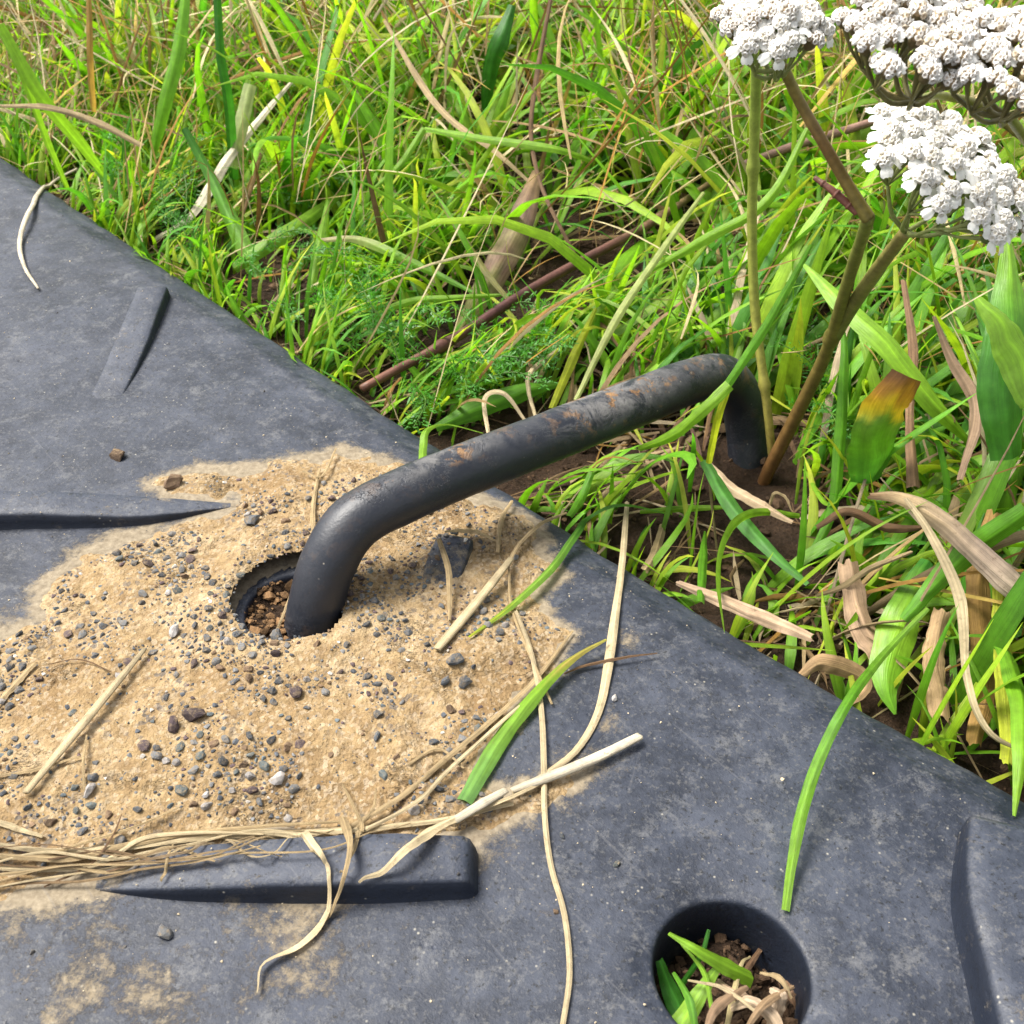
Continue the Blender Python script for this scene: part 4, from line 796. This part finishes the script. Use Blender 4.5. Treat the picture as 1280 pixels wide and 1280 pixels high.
# ------------------------------------------------------------------ yarrow plants
def sphere_lo(r=1, seg=8, rings=5):
    V = [(0, 0, r)]
    for i in range(1, rings):
        t = math.pi*i/rings
        for j in range(seg): V.append((r*math.sin(t)*math.cos(6.2832*j/seg), r*math.sin(t)*math.sin(6.2832*j/seg), r*math.cos(t)))
    V.append((0, 0, -r)); F3 = []; F4 = []
    for j in range(seg):
        k = (j+1) % seg; F3.append((0, 1+j, 1+k)); b_ = 1+(rings-2)*seg; F3.append((b_+k, b_+j, len(V)-1))
        for i in range(rings-2): F4.append((1+i*seg+j, 1+(i+1)*seg+j, 1+(i+1)*seg+k, 1+i*seg+k))
    return np.array(V), np.array(F4), np.array(F3)
def floret_mesh(seed, petals, faded):
    """unit: metres, opening along +Z, base at the origin"""
    r = random.Random(seed); b = MB()
    V, F4, F3 = sphere_lo(1, 9, 6); cup = V*np.array([.0014, .0014, .0019])+np.array([0, 0, .0013])
    b.add(cup, F4, F3, (.13, .17, .05) if not faded else (.17, .13, .06), 1)
    core = V*np.array([.0018, .0018, .0012])+np.array([0, 0, .0030])
    b.add(core, F4, F3, (.36, .26, .15) if faded else (.55, .48, .36), 1)
    nb = 19; ka = np.arange(6)*math.pi/3                                 # tiny tubular flowers: open cups with a darker throat
    for i in range(nb):
        t = math.sqrt((i+.5)/nb)*1.4; a = i*2.39996+r.uniform(-.25, .25)
        d = np.array([math.sin(t)*math.cos(a), math.sin(t)*math.sin(a), math.cos(t)])
        p = np.array([0, 0, .0028])+d*np.array([.0021, .0021, .0015])*r.uniform(.93, 1.08)
        e1 = unit(np.cross(d, [.3, .9, .2])); e2 = np.cross(d, e1); s = r.uniform(.00052, .00078); br = r.random()
        white = (.90, .88, .83) if br < (.86 if faded else .96) else (.60, .52, .40)
        thr = (.26, .17, .09) if faded else (.62, .56, .42)
        rows = []
        for rad, h in ((.55, -.7), (1.0, .35), (.92, .62), (.50, .30)):
            wob = np.array([r.uniform(.75, 1.25) for _ in range(6)])*rad*s
            rows.append(p+wob[:, None]*(np.cos(ka)[:, None]*e1+np.sin(ka)[:, None]*e2)+d*h*s)
        V_ = np.vstack(rows+[p+d*.1*s]); j6 = np.arange(6); k6 = (j6+1) % 6
        f4 = np.vstack([np.stack([q*6+j6, q*6+k6, q*6+6+k6, q*6+6+j6], 1) for q in range(3)]); f3 = np.stack([18+j6, 18+k6, np.full(6, 24)], 1)
        cc = np.array([white]*6+[white]*6+[white]*6+[np.array(white)*.55+np.array(thr)*.45]*6+[thr]); b.add(V_, f4, f3, cc, 1)
    for i in range(petals):
        a = 6.2832*i/max(petals, 5)+r.uniform(-.25, .25); L = r.uniform(.0022, .0032)*(1 if faded else 1.18); Wd = r.uniform(.0020, .0028); droop = r.uniform(-.1, .6)
        rows = []
        qs = np.linspace(-1, 1, 7)
        for si in range(6):
            s = si/5; rad = .0014+L*s*math.cos(droop*s); z = .0030-L*s*math.sin(droop*s)*.9
            hw = Wd*(.30+.72*math.sin(min(s*1.12, 1)*2.0))*.62
            for q in qs:
                rr = rad-(.00032*abs(math.sin(q*math.pi*1.5)) + .0004*q*q)*s*s
                rows.append((rr*math.cos(a)-q*hw*math.sin(a), rr*math.sin(a)+q*hw*math.cos(a), z+.00018*math.cos(q*6.2)*s-.0003*q*q))
        b.add(np.array(rows), grid_faces(6, 7), None, (1, 1, 1), 0)
    return b.mesh('floret', [M_PETAL, M_DISC])
FL_WHITE = [floret_mesh(10+k, 5, False) for k in range(4)]; FL_FADE = [floret_mesh(30+k, [2, 3, 1, 2][k], True) for k in range(4)]
def flower_head(plant, c, N, R, n, dome, fork, pool, seed, squash=1.0, ped_col=(.21, .24, .075), fs=1.0):
    r = random.Random(seed); N = unit(np.array(N, float)); e1 = unit(np.cross(N, [0.2, 1, 0])); e2 = np.cross(N, e1)
    head = bpy.data.objects.new('flower_head', None); COL.objects.link(head); head.parent = plant; head.location = tuple(c); head.empty_display_size = .01
    b = MB(); sub = []
    for k in range(7):
        a = k*.9+r.uniform(0, .3); q = .55*R; sub.append(np.array(c)+q*(math.cos(a)*e1+math.sin(a)*e2)*(.2 if k == 6 else 1)-N*.008)
    for q in sub:
        P = smooth_path(np.array([fork, fork*.5+q*.5-N*.002, q]), 8); V, F4, F3 = tube(P, np.linspace(.00075, .00050, 8), 7); b.add(V, F4, F3, ped_col)
    for i in range(n):
        rho = math.sqrt((i+.5)/n)+r.uniform(-.05, .05); a = i*2.39996+r.uniform(-.22, .22)
        p = np.array(c)+R*rho*(math.cos(a)*e1+math.sin(a)*e2*squash)+N*(dome*(1-rho*rho)+r.uniform(-.0014, .0012))
        ax = unit(N+.55*rho*(math.cos(a)*e1+math.sin(a)*e2)+np.array([r.uniform(-.18, .18) for _ in range(3)]))
        o = bpy.data.objects.new('floret', r.choice(pool)); COL.objects.link(o); o.parent = head
        o.location = tuple(p-np.array(c)); o.rotation_mode = 'QUATERNION'
        o.rotation_quaternion = Vector(ax).to_track_quat('Z', 'Y'); s = r.uniform(.90, 1.15)*1.12*fs; o.scale = (s, s, s)
        q = min(sub, key=lambda t: float(np.linalg.norm(t-p)))
        P = np.array([q, q*.45+p*.55-N*.001, p+ax*.0003]); V, F4, F3 = tube(P, [.00042, .00038, .0007], 5, cap=False); b.add(V, F4, None, ped_col)
    me = b.mesh('flower_stalks', M_STEM); o = link('flower_stalks', me, head); o.location = tuple(-np.array(c))
    return head
def plant_root(label, base):
    o = bpy.data.objects.new('yarrow_plant', None); COL.objects.link(o); o.location = tuple(base); o.empty_display_size = .01
    return tag(o, label, 'flowering plant', 'yarrow plants beside the mat')
def part_at(name, me, root):
    o = link(name, me, root); o.location = -root.location; return o
class Shift:                                                       # so that heads can be placed in world coordinates
    pass
RBR = [(0, (.13, .055, .02)), (.3, (.125, .075, .022)), (.6, (.135, .12, .026)), (1, (.15, .17, .035))]
A_ = plant_root('yarrow with brown forked stem and two white heads beside the peg', (0, 0, 0))
B_ = plant_root('yarrow with a thin straight green stem behind the brown stemmed one', (0, 0, 0))
C_ = plant_root('yarrow with big faded white heads in the top right corner', (0, 0, 0))
part_at('stem', stem_mesh('stem', [(946, 628, .462), (960, 590, .448), (985, 540, .43), (1010, 490, .41), (1036, 432, .385), (1062, 345, .34), (1086, 272, .30)], [8, 8.5, 8.5, 8, 8, 8, 8], RBR, nodes=(.55,)), A_)
part_at('branch', stem_mesh('branch', [(1086, 274, .30), (1060, 232, .297), (1030, 180, .292), (1000, 128, .288), (979, 84, .280)], [9, 7.5, 7, 7, 7], [(0, (.18, .15, .035)), (.5, (.19, .11, .035)), (1, (.20, .17, .04))]), A_)
part_at('branch', stem_mesh('branch', [(1040, 425, .382), (1062, 388, .362), (1096, 338, .33), (1132, 290, .30)], [9, 9, 9, 8], [(0, (.12, .13, .03)), (1, (.20, .17, .05))]), A_)
part_at('side_shoot', stem_mesh('side_shoot', [(1072, 266, .30), (1040, 238, .30), (1018, 222, .302)], [5, 5, 3], [(0, (.16, .06, .04)), (1, (.14, .06, .04))], nodes=(.2, .5, .8)), A_)
flower_head(A_, atd(966, 46, .272), (.0, -.38, 1), .0110, 27, .0055, atd(978, 86, .279), FL_FADE[:2]+FL_WHITE[:2], 1)
flower_head(A_, atd(1180, 222, .284), (.44, -.30, 1), .0228, 52, .0060, atd(1132, 290, .30), FL_WHITE, 2, 1.0, fs=1.06)
part_at('stem', stem_mesh('stem', [(966, 580, .45), (958, 500, .435), (944, 390, .42), (940, 280, .40), (943, 170, .375), (946, 75, .35)], [5, 5.5, 6, 6, 6.5, 7], [(0, (.26, .20, .05)), (.5, (.26, .28, .05)), (1, (.22, .30, .05))], nodes=(.22, .75)), B_)
flower_head(B_, atd(944, 22, .335), (-.05, -.25, 1), .0105, 22, .004, atd(946, 75, .35), FL_FADE, 3, 1, (.20, .26, .06))
part_at('stem', stem_mesh('stem', [(1380, 640, .33), (1370, 420, .32), (1330, 232, .315), (1240, 142, .318), (1180, 120, .290), (1140, 126, .249)], [8, 8, 7, 6, 5, 5], RBR), C_)
part_at('branch', stem_mesh('branch', [(1330, 232, .315), (1290, 185, .280), (1262, 146, .247)], [7, 6, 6], RBR), C_)
flower_head(C_, atd(1143, 55, .236), (.08, -.36, 1), .0166, 60, .0058, atd(1140, 128, .248), FL_FADE, 4, ped_col=(.17, .15, .055), fs=.90)
flower_head(C_, atd(1254, 84, .232), (.10, -.34, 1), .0142, 44, .0048, atd(1262, 146, .246), FL_FADE, 5, ped_col=(.17, .15, .055), fs=.90)

# ------------------------------------------------------------------ feathery leaves (yarrow foliage) near the mat edge
def feather_mesh(seed):
    r = random.Random(seed); b = MB(); L = .045; nseg = 22
    P = np.array([(0, 0, 0), (L*.35, r.uniform(-.003, .003), .007), (L*.7, r.uniform(-.004, .004), .008), (L, r.uniform(-.006, .006), .002)]); P = smooth_path(P, nseg)
    T, N, B = frames(P); V, F4, F3 = tube(P, np.linspace(.0006, .0002, nseg), 5); b.add(V, F4, F3, (.10, .20, .03))
    for i in range(2, nseg):
        s = i/(nseg-1); ln = .0075*math.sin(min(1, .25+s*1.1)*2.6)*r.uniform(.8, 1.2)+.0012
        for side in (-1, 1):
            tip = P[i]+(B[i]*side*.8+T[i]*.55+N[i]*r.uniform(-.3, .6))*ln; ax = unit(tip-P[i])
            for k in range(5):
                q = P[i]+(tip-P[i])*(k/4.5); d = unit(ax*.8+N[i]*r.uniform(-1, 1)+np.cross(ax, N[i])*r.uniform(-1, 1)); l2 = ln*.38*r.uniform(.7, 1.2) if k < 4 else ln*.45
                w = unit(np.cross(d, N[i]+.3*B[i]))*.00033
                g = np.array([.055, .20, .02])*r.uniform(.7, 1.5)
                b.add(np.array([q-w, q+w, q+d*l2*.6+w*.9, q+d*l2, q+d*l2*.6-w*.9]), [(0, 1, 2, 4)], [(4, 2, 3)], g)
    return b.mesh('feathery_leaf', M_LEAF)
FEA = [feather_mesh(500+k) for k in range(5)]
fe = [(185, 225), (210, 240), (165, 215), (235, 285), (250, 300), (200, 275), (225, 310), (260, 330), (330, 330), (360, 360), (420, 320), (440, 350), (400, 400), (430, 430), (450, 440), (470, 450), (520, 455), (540, 470), (560, 480), (580, 462), (600, 455), (620, 470), (545, 495), (575, 505),
      (500, 470), (510, 490), (640, 430), (660, 440), (480, 330), (560, 325), (390, 250), (300, 260), (150, 190), (600, 400), (520, 410), (610, 485), (1030, 480), (1025, 520), (1000, 470), (990, 520), (1040, 545), (980, 440), (860, 420), (1000, 560), (800, 440), (450, 405), (130, 230), (310, 345), (345, 385), (590, 490)]
FREG = [((160, 215), 'at the mat edge near its top left corner'), ((215, 260), 'at the mat edge left of the upper rib'), ((250, 315), 'at the mat edge above the upper left rib'), ((340, 360), 'at the mat edge right of the upper left rib'), ((300, 250), 'in the grass beyond the upper left rib'), ((420, 335), 'in the grass above the lower end of the purple twig'),
        ((430, 420), 'at the mat edge left of the purple twig'), ((500, 480), 'under the lower end of the purple twig'), ((590, 470), 'between the purple twig and the peg'), ((570, 340), 'at the foot of the withered mottled leaf'), ((560, 405), 'beside the middle of the purple twig'), ((650, 435), 'above the middle of the peg'), ((830, 430), 'behind the far end of the peg'), ((985, 490), 'between the far peg leg and the brown flower stem'), ((1035, 500), 'right of the foot of the brown flower stem')]
for i, (px, py) in enumerate(fe):
    p = at(px, py, -.015); o = bpy.data.objects.new('feathery_leaf', FEA[i % 5]); COL.objects.link(o)
    u, v = to_uv(p[0], p[1])
    if v > -.012:
        sh = v+.012; p = p-np.array([NV[0]*sh, NV[1]*sh, 0])
    near = px > 700
    p[2] = float(ground_z(p[0], p[1]))+random.uniform(.008, .022); o.location = tuple(p)
    base_a = math.atan2(DU[1], DU[0])+random.choice([0, math.pi])+random.uniform(-.7, .7)
    o.rotation_euler = (random.uniform(-.5, .5), random.uniform(-.75, -.05), base_a); s = random.uniform(.7, 1.15); o.scale = (s, s, s)
    k = min(FREG, key=lambda t: (t[0][0]-px)**2+(t[0][1]-py)**2)[1]
    tag(o, 'feathery dark green leaf '+k, 'leaf', 'feathery leaves low in the grass')

# ------------------------------------------------------------------ grass sward and thatch
PEG_PX = np.column_stack(proj(PEGP)[:2]); PEG_D = proj(PEGP)[2]
def near_path(px, py, path, rad):
    d = np.full(px.shape, 1e9)
    for i in range(0, len(path)): d = np.minimum(d, np.hypot(px-path[i, 0], py-path[i, 1]))
    return d < rad
HEADS = [(968, 46, 75), (1180, 205, 105), (1235, 262, 60), (1110, 230, 50), (1265, 290, 40), (1132, 60, 120), (1262, 90, 90), (940, 12, 60)]
STEMS = [smooth_path(np.array([(958, 592), (1010, 490), (1036, 432), (1062, 345), (1086, 272)], float), 40), smooth_path(np.array([(1086, 274), (1030, 180), (980, 90)], float), 30)]
def blades(name, n, xy, L, W, az, th0, bend, c0, c1, roll, fold=.18, seg=6, mat=M_LEAF, label='', cat='grass', overhang=.03, z0=None, cull=True, dead_tip=0):
    s = np.linspace(0, 1, seg+1)
    th = th0[:, None]+bend[:, None]*s[None]**1.25; drift = rng.normal(0, .5, n)[:, None]*s[None]**2
    A = az[:, None]+drift
    D = np.stack([np.sin(th)*np.cos(A), np.sin(th)*np.sin(A), np.cos(th)], -1)
    P = np.zeros((n, seg+1, 3)); gz = ground_z(xy[:, 0], xy[:, 1])-.003 if z0 is None else z0
    P[:, 0] = np.column_stack([xy, gz]); P[:, 1:] = P[:, :1]+np.cumsum(.5*(D[:, 1:]+D[:, :-1])*(L/seg)[:, None, None], 1)
    zg = ground_z(P[..., 0], P[..., 1])+.002; P[:, 1:, 2] = np.maximum(P[:, 1:, 2], zg[:, 1:])
    side = np.stack([-np.sin(A), np.cos(A), np.zeros_like(A)], -1); nor = np.cross(D, side)
    cr, sr = np.cos(roll)[:, None, None], np.sin(roll)[:, None, None]
    S2 = side*cr+nor*sr; N2 = -side*sr+nor*cr
    pr = np.clip((.45+.9*np.minimum(s*3, 1)*.62)*(1-s**2.6), .03, 1)
    w = W[:, None]*pr[None]*.5
    V = np.stack([P-S2*w[..., None], P+N2*(w*2*fold)[..., None], P+S2*w[..., None]], 2)      # n, seg+1, 3, 3
    u, v = to_uv(V[..., 0], V[..., 1])
    H = np.where(v > 0, bevel(v)+.0012, -1); V[..., 2] = np.where((v > -.001) & (V[..., 2] < H), H+rng.random(n)[:, None, None]*.002, V[..., 2])
    ok = v.reshape(n, -1).max(1) < np.where(rng.random(n) < .08, overhang*1.6, overhang*.45)
    if cull:
        VM = np.concatenate([V, .5*(V+np.roll(V, -1, 1))], 1); VM[:, -1] = V[:, -1]
        px, py, d = proj(VM.reshape(-1, 3)); keepv = np.ones(px.shape, bool); hardy = np.repeat(rng.random(n) < .94, VM.shape[1]*3)
        inview = (px > -40) & (px < 1320) & (py > -40) & (py < 1320) & (d < .6)
        keepv &= ~(inview & near_path(px, py, PEG_PX[::5], 44) & (d < .47))
        for hx, hy, hr in HEADS: keepv &= ~(inview & (np.hypot(px-hx, py-hy) < hr) & (d < .30))
        for st_ in STEMS: keepv &= ~(inview & near_path(px, py, st_, 20) & (d < .42))
        keepv &= ~(d < .24)
        for path, rad, dm in CULL:
            c_ = (px > path[:, 0].min()-rad) & (px < path[:, 0].max()+rad) & (py > path[:, 1].min()-rad) & (py < path[:, 1].max()+rad) & (d < dm)
            ix = np.nonzero(c_)[0]
            if len(ix): keepv[ix[near_path(px[ix], py[ix], path, rad) & hardy[ix]]] = False
        ok &= keepv.reshape(n, -1).all(1)
    V = V[ok]; m = len(V)
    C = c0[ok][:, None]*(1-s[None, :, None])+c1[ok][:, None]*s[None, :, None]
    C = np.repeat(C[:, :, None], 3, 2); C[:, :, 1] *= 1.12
    k = 3*(seg+1); i = np.arange(m)[:, None, None]*k; j = np.arange(seg)[None, :, None]*3; q = np.arange(2)[None, None]
    F = np.stack([i+j+q, i+j+q+1, i+j+q+4, i+j+q+3], -1).reshape(-1, 4)
    leaf = np.zeros((m, seg+1, 3, 3)); leaf[..., 0] = np.array([0, .5, 1]); leaf[..., 1] = (L[ok][:, None]*s[None])[..., None]; leaf[..., 2] = rng.uniform(0, 500, m)[:, None, None]
    return link(name, mesh_np(name, V, F, mat, C, leaf=leaf), label=label, cat=cat, kind='stuff')
def sample(n, dmin, dmax, xr=.75, pw=1.0):
    """points on the soil from dmin to dmax metres outside the mat edge"""
    o = []; tot = 0
    while tot < n:
        u = rng.uniform(-.5, U1+.5, n*2); w = dmin+(dmax-dmin)*rng.random(n*2)**pw
        x, y = to_xy(u, -w); px, py, d = proj(np.column_stack([x, y, np.full(len(x), -.02)]))
        k = (y > .02)
        bare = np.zeros(len(x))
        for bx, by, br, ba in BARE:
            c = at(bx, by, -.028); bare = np.maximum(bare, ba*np.exp(-((x-c[0])**2+(y-c[1])**2)/br**2))
        k &= rng.random(len(x)) > bare; o.append(np.column_stack([x, y])[k]); tot += k.sum()
    return np.vstack(o)[:n]
BARE = [(800, 610, .03, .8), (930, 690, .025, .5), (960, 600, .028, .6), (700, 560, .022, .6), (560, 300, .025, .6), (620, 340, .025, .5), (880, 540, .045, .8)]
def tufts(xy, frac=.6, per=9, sp=.005):
    m = len(xy); c = xy[:max(m//per, 1)]; k = rng.random(m) < frac; t = rng.integers(0, len(c), m)
    xy = np.where(k[:, None], c[t]+rng.normal(0, sp, (m, 2)), xy); v = to_uv(xy[:, 0], xy[:, 1])[1]
    push = np.maximum(v+.003, 0); return xy-NV[None]*push[:, None]
def outward_az(n, spread):
    a = math.atan2(-NV[1], -NV[0]); return a+rng.normal(0, spread, n)
def pick(pal, n, var=.25):
    pal = np.array(pal); i = rng.integers(0, len(pal), n); return np.clip(pal[i]*rng.uniform(1-var, 1+var, (n, 1)), 0, .8)
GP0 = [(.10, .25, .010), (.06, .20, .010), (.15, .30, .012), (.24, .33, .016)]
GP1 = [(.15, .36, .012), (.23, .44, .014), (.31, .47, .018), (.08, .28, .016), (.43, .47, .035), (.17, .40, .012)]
DP = [(.34, .18, .03), (.26, .14, .035), (.44, .33, .14), (.56, .45, .22), (.35, .24, .10), (.26, .17, .065), (.60, .51, .30), (.56, .47, .26), (.18, .105, .04), (.44, .31, .07), (.52, .43, .22)]
n = 13000; xy = tufts(sample(n, .003, .17, pw=1.25), .5); far = -to_uv(xy[:, 0], xy[:, 1])[1]
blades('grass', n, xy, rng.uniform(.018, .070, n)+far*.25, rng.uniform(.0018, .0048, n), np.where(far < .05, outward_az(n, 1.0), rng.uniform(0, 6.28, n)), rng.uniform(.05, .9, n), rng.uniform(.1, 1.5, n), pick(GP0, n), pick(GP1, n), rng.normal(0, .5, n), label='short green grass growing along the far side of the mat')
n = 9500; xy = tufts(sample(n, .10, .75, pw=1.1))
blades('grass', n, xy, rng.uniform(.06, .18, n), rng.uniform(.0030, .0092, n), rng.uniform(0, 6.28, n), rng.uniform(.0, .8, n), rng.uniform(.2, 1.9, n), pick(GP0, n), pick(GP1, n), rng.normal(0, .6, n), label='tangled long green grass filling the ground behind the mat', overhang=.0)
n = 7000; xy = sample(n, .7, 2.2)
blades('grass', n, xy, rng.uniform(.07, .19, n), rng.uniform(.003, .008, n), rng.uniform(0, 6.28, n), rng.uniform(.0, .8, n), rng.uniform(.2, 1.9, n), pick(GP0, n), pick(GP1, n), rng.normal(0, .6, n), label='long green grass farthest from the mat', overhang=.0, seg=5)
# dead grass between
n = 12500; xy = sample(n, .005, .75, pw=1.2); g = ground_z(xy[:, 0], xy[:, 1]); far = -to_uv(xy[:, 0], xy[:, 1])[1]
c = pick(DP, n)
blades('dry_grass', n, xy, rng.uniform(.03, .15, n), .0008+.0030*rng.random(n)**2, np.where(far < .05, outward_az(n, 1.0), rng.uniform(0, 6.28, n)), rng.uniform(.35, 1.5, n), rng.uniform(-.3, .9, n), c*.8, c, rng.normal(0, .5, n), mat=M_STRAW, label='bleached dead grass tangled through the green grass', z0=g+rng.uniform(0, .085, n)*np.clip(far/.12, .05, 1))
BARE_SAVE = BARE; BARE = []; n = 7500; xy = sample(n, .003, .4, pw=1.5); BARE = BARE_SAVE; g = ground_z(xy[:, 0], xy[:, 1]); c = pick([(.19, .12, .055), (.12, .07, .035), (.27, .19, .10), (.09, .05, .03), (.34, .26, .15)], n)
blades('leaf_litter', n, xy, rng.uniform(.015, .065, n), .0006+.0024*rng.random(n)**2, rng.uniform(0, 6.28, n), rng.uniform(1.2, 1.7, n), rng.uniform(-.4, .4, n), c, c*1.1, rng.normal(0, .6, n), mat=M_STRAW, label='brown leaf litter and dead stalks on the soil', cat='leaf litter', z0=g+.0015+rng.uniform(0, .006, n), overhang=.006, seg=4)
# coarse wide bladed grass on the right
n = 1300; u = rng.uniform(U1-.24, U1+.10, n); w = .004+.15*rng.random(n)**1.2; x, y = to_xy(u, -w); xy = np.column_stack([x, y])
blades('coarse_grass', n, xy, rng.uniform(.05, .13, n), rng.uniform(.003, .0095, n), outward_az(n, 1.1), rng.uniform(.0, .6, n), rng.uniform(.3, 1.9, n), pick(GP0, n), pick([(.06, .21, .02), (.10, .27, .014), (.16, .32, .02), (.05, .17, .025)], n), rng.normal(0, .5, n), mat=M_BROAD, fold=.14, seg=8, label='coarse wide bladed green grass on the right beside the mat')
n = 1100; u = rng.uniform(U1-.26, U1+.10, n); w = rng.uniform(.006, .15, n); x, y = to_xy(u, -w); xy = np.column_stack([x, y]); c = pick([(.26, .17, .085), (.33, .24, .13), (.18, .105, .045), (.30, .165, .035), (.38, .30, .19)], n)
blades('coarse_dead_grass', n, xy, rng.uniform(.04, .13, n), .0010+.0048*rng.random(n)**1.7, outward_az(n, 1.2), rng.uniform(.1, 1.3, n), rng.uniform(.2, 2.0, n), c*.8, c, rng.normal(0, .8, n), mat=M_STRAW, fold=.25, seg=8, label='withered brown blades among the coarse grass on the right')
# soil crumbs
b = MB(); n = 5200
BARE_SAVE = BARE; BARE = []; xy = sample(n, .003, .25, pw=1.2); BARE = BARE_SAVE
zz = ground_z(xy[:, 0], xy[:, 1])
for (x, y), z in zip(xy, zz):
    V, F = base[rng.integers(6)]; r = .0013*math.exp(rng.normal(0, .65)); b.add(rotz(V, rng.uniform(0, 6.28))*r+np.array([x, y, z+r*.25]), None, F, np.array([.055, .033, .019])*rng.uniform(.5, 1.8))
(hx, hy), R = HOLES[1]
for _ in range(420):
    a_, q = rng.uniform(0, 6.28), R*math.sqrt(rng.random())*.97; x, y = hx+q*math.cos(a_), hy+q*math.sin(a_); z = float(ground_z(np.array(x), np.array(y)))
    V, F = base[rng.integers(6)]; r = .0010*math.exp(rng.normal(0, .5)); b.add(rotz(V, rng.uniform(0, 6.28))*r+np.array([x, y, z+r*.2]), None, F, np.array([.13, .075, .035])*rng.uniform(.5, 1.7))
(hx, hy), R = HOLES[0]
for _ in range(300):
    a_, q = rng.uniform(0, 6.28), R*math.sqrt(rng.random())*.97; x, y = hx+q*math.cos(a_), hy+q*math.sin(a_); z = float(ground_z(np.array(x), np.array(y)))
    V, F = base[rng.integers(6)]; r = .0011*math.exp(rng.normal(0, .5)); b.add(rotz(V, rng.uniform(0, 6.28))*r+np.array([x, y, z+r*.2]), None, F, np.array([.055, .033, .019])*rng.uniform(.5, 1.7))
link('soil_crumbs', b.mesh('soil_crumbs', M_CLOD, False), label='crumbly brown soil beside the mat and in its holes', cat='soil', kind='stuff')
